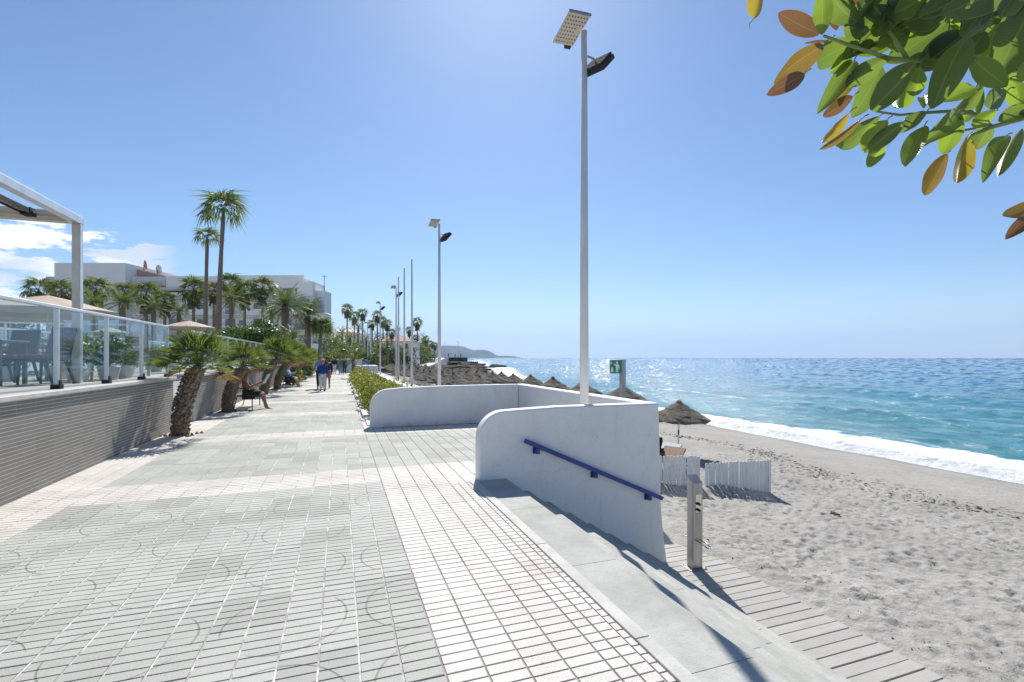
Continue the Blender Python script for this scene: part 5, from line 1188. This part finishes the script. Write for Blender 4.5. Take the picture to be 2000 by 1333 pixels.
    for q in (-1, 1):
        m = MB(); c = hd+Vector((q*.034, .083, -.005)); m.lathe((c.x, c.y, c.z), [(.006, -.006), (.010, 0), (.006, .006)], 6); xform(m, T).build('eye', 'hair_dark', e)
        m = MB(); c = hd+Vector((q*.092, -.005, -.015)); m.lathe((c.x, c.y, c.z), [(.006, -.03), (.014, -.005), (.016, .015), (.006, .03)], 6); xform(m, T).build('ear', skin, e)
    m = MB(); c = hd+Vector((0, .094, -.062)); m.cbox(c, (.045, .012, .009)); xform(m, T).build('mouth', 'cloth_pink', e)
    return e, T
SEA_DIR = R(-90)     # facing +X
def bench(x, y, label):
    e = thing('bench', label, 'bench', (x, y, 0), 'benches along the tiled wall')
    for k in range(5): MB().box(x-.02+k*.085-.0, x+.05+k*.085, y-.8, y+.8, .43, .46).build('seat_slat', 'wood_slat', e)
    for k in range(4): MB().cbox((x-.08-.025*k, y, .55+.11*k), (.025, 1.6, .08), Matrix.Rotation(R(-14), 3, 'Y')).build('back_slat', 'wood_slat', e)
    for s_ in (-.76, .76):
        MB().tube([(x+.40, y+s_, 0), (x+.40, y+s_, .62), (x+.34, y+s_, .68), (x-.08, y+s_, .66), (x-.16, y+s_, .95)], .017, 6).build('armrest', 'iron_dark', e)
        MB().tube([(x-.12, y+s_, 0), (x-.02, y+s_, .42), (x+.40, y+s_, .42)], .017, 6).build('leg', 'iron_dark', e)
bench(-3.0, 17.9, 'dark iron bench with the shirtless man, beside the second dwarf palm')
bench(-2.95, 29.6, 'second iron bench further along, with two people sitting')
e, T = person(-2.78, 17.35, -.06, SEA_DIR, 'shirtless tanned man in dark shorts reading a newspaper on the bench', 'sit', None, 'cloth_black', 'hair_grey', 'skin_tan', shorts=True, shirtless=True, s=1.02)
e = thing('newspaper', 'open newspaper held by the shirtless man', 'newspaper', (-2.3, 17.35, .85))
m = MB(); vs_ = []
for i in range(9):
    t = i/8-.5
    for j in range(2): vs_.append(tuple(T @ Vector((t*.62, .40+.10*abs(t)*1.2+j*.16, .83+j*.30+.01*math.sin(i*2)))))
m.add(vs_, [(i*2, i*2+2, i*2+3, i*2+1) for i in range(8)]); o = m.build('page', 'paper', e); sd3 = o.modifiers.new('thick', 'SOLIDIFY'); sd3.thickness = .004
person(-2.72, 29.2, -.06, SEA_DIR, 'person in light blue sitting on the second bench with legs stretched', 'sit', 'cloth_lightblue', 'cloth_navy', 'hair_white', 'skin', s=1., shorts=True)
person(-2.72, 30.0, -.06, SEA_DIR, 'person in white sitting on the second bench behind the one in light blue', 'sit', 'cloth_white', 'cloth_lightblue', 'hair_grey', 'skin', s=1., shorts=True)
FC = R(180)+math.atan2(0, 1)
def facing(x, y): return math.atan2(-y, -x)-R(90)
W_ = 'people strolling on the promenade'
person(-.80, 25.4, 0, facing(-.8, 25.4), 'white haired woman in a royal blue top and white trousers walking towards the camera', 'walk', 'cloth_blue', 'cloth_white', 'hair_white', s=.90, group=W_, swing=1)
person(-.62, 27.3, 0, facing(-.62, 27.3), 'walker in a dark pink top just behind the woman in blue, on her right', 'walk', 'cloth_navy', 'cloth_pink', 'hair_dark', 'skin_tan', s=.97, group=W_, swing=-1, shorts=True)
person(-1.0, 27.5, 0, facing(-1.0, 27.5), 'walker in a teal blue shirt half hidden behind the woman in blue, on her left', 'walk', 'cloth_lightblue', 'cloth_navy', 'hair_grey', s=1.0, group=W_, swing=-1)
for i, (x, y, a, b2, lb) in enumerate(((-.55, 52, 'cloth_black', 'cloth_white', 'distant walker in black, leftmost of the far group'), (.05, 51.4, 'cloth_lightblue', 'cloth_lightblue', 'distant walker in pale blue, in the middle of the far group'), (.42, 51, 'cloth_navy', 'cloth_navy', 'distant walker in navy, rightmost of the far group'))):
    person(x, y, 0, R(180 if i else 0), lb, 'walk', a, b2, 'hair_dark', s=1., group=W_, swing=(-1)**i)
# sunbather behind the fence
xx, yy = 9.05, 12.0; zz = sand_z(xx, yy)
lounger(8.9, 12.3, R(-70), 'sun lounger under the nearest umbrella with a sunbather', 'cloth_white')
e, T = person(8.9, 12.3, zz+.02, R(110), 'sunbather lying behind the picket fence under the nearest umbrella', 'sit', 'cloth_black', 'cloth_black', 'hair_dark', 'skin_tan', s=.95, shorts=True)
# figures on the lookout
for i, u in enumerate((876, 889, 900)):
    q = gd(u, 697.5, 204); person(q.x, q.y, 1.75, R(90*i), 'tiny figure standing on the lookout, %s from the left' % ordn[i], 'walk', 'cloth_navy', 'cloth_black', 'hair_dark', group='people on the lookout')

# ================================================================== RUBBER FIG BRANCH
def figmat(name, under, top, tcol, trans, edge=(.25, .35, .06)):
    b = NB(name, .3, 0, .5); t = b.t
    uvn = N(t, 'ShaderNodeUVMap'); sp = N(t, 'ShaderNodeSeparateXYZ'); t.links.new(uvn.outputs[0], sp.inputs[0])
    mid = b.ma('SUBTRACT', 1., b.ss(b.ma('ABSOLUTE', sp.outputs[1]), .02, .07))
    vein = b.ma('MULTIPLY', b.ma('SINE', b.ma('ADD', b.ma('MULTIPLY', sp.outputs[0], 150.), b.ma('MULTIPLY', b.ma('ABSOLUTE', sp.outputs[1]), -26.))), .5)
    c = b.mix(b.orand(), under, top); c = b.mix(b.ma('MULTIPLY', b.ss(b.noise(14, 5, .7), .45, .7), .35), c, tuple(x*.6 for x in under)); c = b.mix(b.ma('MULTIPLY', vein, .14), c, edge)
    c = b.mix(b.ma('MULTIPLY', mid, .6), c, (.26, .33, .12)); c = b.mix(b.ss(b.ma('ABSOLUTE', sp.outputs[1]), .93, .99), c, edge); b.col(c)
    b.bump(b.ma('ADD', vein, b.ma('MULTIPLY', b.noise(20, 3), 2.)), .25, .002)
    tr = N(t, 'ShaderNodeBsdfTranslucent'); t.links.new(b.mix(b.ma('MULTIPLY', mid, .6), tcol, tuple(min(1, x*1.2) for x in tcol)), tr.inputs[0]); mx = N(t, 'ShaderNodeMixShader'); mx.inputs[0].default_value = trans
    t.links.new(b.b.outputs[0], mx.inputs[1]); t.links.new(tr.outputs[0], mx.inputs[2]); t.links.new(mx.outputs[0], b.o.inputs[0]); return b.done()
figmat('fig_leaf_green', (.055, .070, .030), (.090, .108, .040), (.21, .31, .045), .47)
figmat('fig_leaf_lit', (.075, .11, .03), (.10, .145, .035), (.32, .46, .045), .50)  # brighter green copy: sunlight on these leaves is put into the colour
figmat('fig_leaf_yellow', (.16, .14, .03), (.20, .15, .03), (.50, .38, .04), .42, (.4, .35, .05))
figmat('fig_leaf_red', (.11, .06, .035), (.10, .055, .03), (.28, .14, .055), .33, (.35, .16, .08))
figmat('fig_leaf_brown', (.10, .08, .03), (.13, .09, .03), (.34, .22, .04), .36, (.35, .28, .06))
simple('fig_bark', (.19, .17, .12), (.12, .11, .07), 20, .8, bscale=50)
simple('fig_twig', (.22, .27, .10), (.16, .2, .07), 20, .6)
fg = thing('rubber_fig_tree', 'rubber fig branch with large glossy leaves hanging in at the top right', 'tree', (3.2, -.9, 0))
frnd = random.Random(11)
def Z6(x, y): return 1450+x/2.776, y/2.776
def figleaf(bx_, by_, tx_, ty_, wz, kind, d=None, roll=None, fold=None):
    d = d if d is not None else 1.62+frnd.uniform(-.16, .16)
    b0 = gd(*Z6(bx_, by_), d+frnd.uniform(-.03, .03)); t0 = gd(*Z6(tx_, ty_), d+frnd.uniform(-.05, .05)); ax_ = t0-b0; L_ = ax_.length; ax_.normalize()
    view = ((b0+t0)/2-Vector((0, 0, 1.63))).normalized(); side = ax_.cross(view).normalized(); nrm = side.cross(ax_).normalized()
    roll = roll if roll is not None else frnd.uniform(-.55, .55); side, nrm = side*math.cos(roll)+nrm*math.sin(roll), nrm*math.cos(roll)-side*math.sin(roll)
    W2 = wz*1.2/2.776/950*d*.5/max(.8, math.cos(roll)); fold = fold if fold is not None else frnd.uniform(.12, .75); bend = frnd.uniform(-.16, .18)*L_; sgn = frnd.choice((-1, 1))
    vs_, uv = [], []; nl, nw = 14, 3; fs_ = []
    for i in range(nl+1):
        t = i/nl; ww = W2*(math.sin(math.pi*min(1, t*.97+.015))**.62)*(1-.12*t)*(1 if t < .96 else .5)
        for j in range(-nw, nw+1):
            q = j/nw; wav = .035*W2*math.sin(t*13+q*2)*abs(q); p = b0+ax_*(L_*t)+side*(ww*q*math.cos(fold*abs(q)))-nrm*(ww*abs(q)*math.sin(fold)*sgn+wav)+nrm*(bend*math.sin(math.pi*t)); vs_.append(p); uv.append((t, q))
    n_ = 2*nw+1
    for i in range(nl):
        for j in range(n_-1): fs_.append((i*n_+j, i*n_+j+1, (i+1)*n_+j+1, (i+1)*n_+j))
    me = bpy.data.meshes.new('leaf'); off = wl(fg); me.from_pydata([tuple(v-off) for v in vs_], [], fs_); me.update(); me.polygons.foreach_set('use_smooth', [True]*len(me.polygons))
    ul = me.uv_layers.new(name='UVMap'); 
    for lp in me.loops: ul.data[lp.index].uv = uv[lp.vertex_index]
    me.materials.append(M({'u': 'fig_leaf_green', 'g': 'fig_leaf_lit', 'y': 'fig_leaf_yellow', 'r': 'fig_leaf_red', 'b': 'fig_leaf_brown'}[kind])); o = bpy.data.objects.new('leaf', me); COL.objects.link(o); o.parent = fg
    return b0
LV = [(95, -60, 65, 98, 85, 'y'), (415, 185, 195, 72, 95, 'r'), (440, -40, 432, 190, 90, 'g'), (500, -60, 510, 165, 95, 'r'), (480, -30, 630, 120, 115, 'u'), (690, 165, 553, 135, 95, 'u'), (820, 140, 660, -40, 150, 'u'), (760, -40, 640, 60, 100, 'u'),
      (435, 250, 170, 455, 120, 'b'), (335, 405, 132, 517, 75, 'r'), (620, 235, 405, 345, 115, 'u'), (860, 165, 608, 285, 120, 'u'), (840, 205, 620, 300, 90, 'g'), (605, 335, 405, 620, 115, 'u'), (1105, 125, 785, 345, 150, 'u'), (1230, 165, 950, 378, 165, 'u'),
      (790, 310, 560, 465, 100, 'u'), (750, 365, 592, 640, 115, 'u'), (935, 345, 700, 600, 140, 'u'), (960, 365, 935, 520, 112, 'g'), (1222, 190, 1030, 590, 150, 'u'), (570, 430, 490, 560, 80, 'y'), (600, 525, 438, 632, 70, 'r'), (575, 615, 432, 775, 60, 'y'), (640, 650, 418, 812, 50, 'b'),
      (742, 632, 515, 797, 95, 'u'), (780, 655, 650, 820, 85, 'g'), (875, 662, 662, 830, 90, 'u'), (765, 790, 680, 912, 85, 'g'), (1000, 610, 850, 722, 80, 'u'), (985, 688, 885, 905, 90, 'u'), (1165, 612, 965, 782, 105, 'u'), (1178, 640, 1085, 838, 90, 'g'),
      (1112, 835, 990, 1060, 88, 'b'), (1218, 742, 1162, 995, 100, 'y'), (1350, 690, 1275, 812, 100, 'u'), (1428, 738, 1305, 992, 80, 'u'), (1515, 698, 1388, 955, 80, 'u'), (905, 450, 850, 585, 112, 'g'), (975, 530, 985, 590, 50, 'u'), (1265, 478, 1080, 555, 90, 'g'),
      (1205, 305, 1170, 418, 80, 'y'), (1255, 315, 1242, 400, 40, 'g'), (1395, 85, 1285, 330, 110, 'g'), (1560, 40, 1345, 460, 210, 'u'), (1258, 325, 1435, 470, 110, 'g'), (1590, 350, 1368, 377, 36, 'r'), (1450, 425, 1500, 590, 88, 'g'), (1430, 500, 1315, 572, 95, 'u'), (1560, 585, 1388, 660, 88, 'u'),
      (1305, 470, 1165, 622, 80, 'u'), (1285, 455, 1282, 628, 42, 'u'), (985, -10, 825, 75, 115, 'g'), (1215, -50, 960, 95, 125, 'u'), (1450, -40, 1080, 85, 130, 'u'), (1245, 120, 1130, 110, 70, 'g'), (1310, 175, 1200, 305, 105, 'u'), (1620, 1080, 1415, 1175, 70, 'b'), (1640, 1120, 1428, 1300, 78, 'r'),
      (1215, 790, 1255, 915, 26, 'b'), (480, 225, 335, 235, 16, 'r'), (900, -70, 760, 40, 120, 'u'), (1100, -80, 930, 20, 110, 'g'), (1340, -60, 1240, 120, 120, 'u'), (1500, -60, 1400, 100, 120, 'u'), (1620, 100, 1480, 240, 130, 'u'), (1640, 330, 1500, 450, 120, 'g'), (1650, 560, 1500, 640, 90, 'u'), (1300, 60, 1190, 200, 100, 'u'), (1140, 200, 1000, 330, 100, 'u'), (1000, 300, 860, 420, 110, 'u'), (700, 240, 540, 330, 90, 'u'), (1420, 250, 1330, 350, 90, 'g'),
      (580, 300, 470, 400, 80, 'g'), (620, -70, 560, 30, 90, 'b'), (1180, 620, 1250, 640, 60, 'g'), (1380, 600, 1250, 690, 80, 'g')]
for q in range(36):
    x_ = frnd.uniform(560, 1520); y_ = frnd.uniform(-40, 330 if x_ > 900 else 200); a_ = R(frnd.uniform(105, 165)); l_ = frnd.uniform(220, 320)
    LV.append((x_+l_*.4, y_-l_*.35, x_+l_*.4+l_*math.cos(a_), y_-l_*.35+l_*math.sin(a_)*.85, frnd.uniform(105, 145), frnd.choice('uugug'), frnd.uniform(1.62, 1.95)))
bases = []
for L_ in LV: bases.append((L_, figleaf(*L_[:6], d=(L_[6] if len(L_) > 6 else None))))
def tw(pts, r, mat='fig_twig', d=1.62, name='twig'):
    MB().tube([gd(*Z6(a_, b_), d+(c_ if True else 0)) for a_, b_, c_ in pts], r, 8).build(name, mat, fg, smooth=True)
tw([(1900, 520, .2), (1700, 590, .1), (1527, 640, 0), (1350, 690, 0), (1240, 735, 0), (1215, 775, .02)], [.012, .011, .009, .007, .005, .003], name='branch')
tw([(1350, 690, 0), (1260, 620, .03), (1170, 602, .03), (1000, 612, .03), (850, 625, .02), (725, 605, 0)], [.007, .006, .0055, .005, .004, .003], name='branch')
tw([(1800, -60, .2), (1500, 20, .1), (1380, 110, .05), (1225, 175, 0), (1100, 260, .02), (960, 330, .02), (800, 320, .02), (620, 260, 0), (440, 195, 0)], [.016, .014, .012, .010, .009, .008, .007, .006, .004], name='branch')
tw([(1225, 175, 0), (1150, 380, .02), (1100, 520, .02)], [.006, .005, .003], name='branch')
tw([(900, 330, .02), (760, 120, .03), (560, 40, .03), (450, -60, .03)], [.007, .006, .005, .004], name='branch')
tw([(1310, 690, -.02), (1150, 715, -.04), (1010, 775, -.05), (860, 870, -.06)], [.004, .0035, .003, .0015], 'fig_leaf_brown', name='stipule')
tw([(65, 95, 0), (38, 130, 0), (42, 160, .01)], [.002, .0015, .001], 'fig_twig', name='stipule')
for (L_, b0) in bases:
    if L_[0] < 1500: # petiole towards the nearest branch
        q = Z6(L_[0]+frnd.uniform(15, 45), L_[1]-frnd.uniform(10, 35)); t_ = gd(*q, 1.63); MB().tube([b0, (b0+t_)/2+Vector((0, 0, .003)), t_], [.0016, .002, .0025], 5).build('petiole', 'fig_twig', fg, smooth=True)
a1 = gd(*Z6(1900, 520), 1.82); a2 = gd(*Z6(1800, -60), 1.82); trk = Vector((3.3, -1.0, 3.4))
MB().tube([a1, a1.lerp(trk, .5)+Vector((0, 0, .15)), trk], [.013, .03, .07], 8).build('limb', 'fig_bark', fg, smooth=True)
MB().tube([a2, a2.lerp(trk, .5)+Vector((0, 0, .25)), trk+Vector((0, 0, .2))], [.018, .035, .08], 8).build('limb', 'fig_bark', fg, smooth=True)
MB().tube([(3.4, -1.1, -1.6), (3.35, -1.05, .8), (3.3, -1.0, 2.4), (3.3, -1.0, 3.7), (3.1, -1.3, 5.2)], [.30, .24, .2, .15, .06], 12).build('trunk', 'fig_bark', fg, smooth=True)
# ================================================================== HAZE
hz = MB().box(-5200, 9300, -300, 9400, -8, 420).build('haze', 'mortar'); tag(hz, 'thin sea haze over the coast', 'haze', kind='stuff'); hz.data.materials.clear()
hm = bpy.data.materials.new('haze_air'); hm.use_nodes = True; hm.node_tree.nodes.clear(); ho = hm.node_tree.nodes.new('ShaderNodeOutputMaterial'); pv = hm.node_tree.nodes.new('ShaderNodeVolumePrincipled')
pv.inputs['Color'].default_value = (.42, .66, 1, 1); pv.inputs['Density'].default_value = 1.0e-4; pv.inputs['Anisotropy'].default_value = .2
hm.node_tree.links.new(pv.outputs[0], ho.inputs['Volume']); hz.data.materials.append(hm)
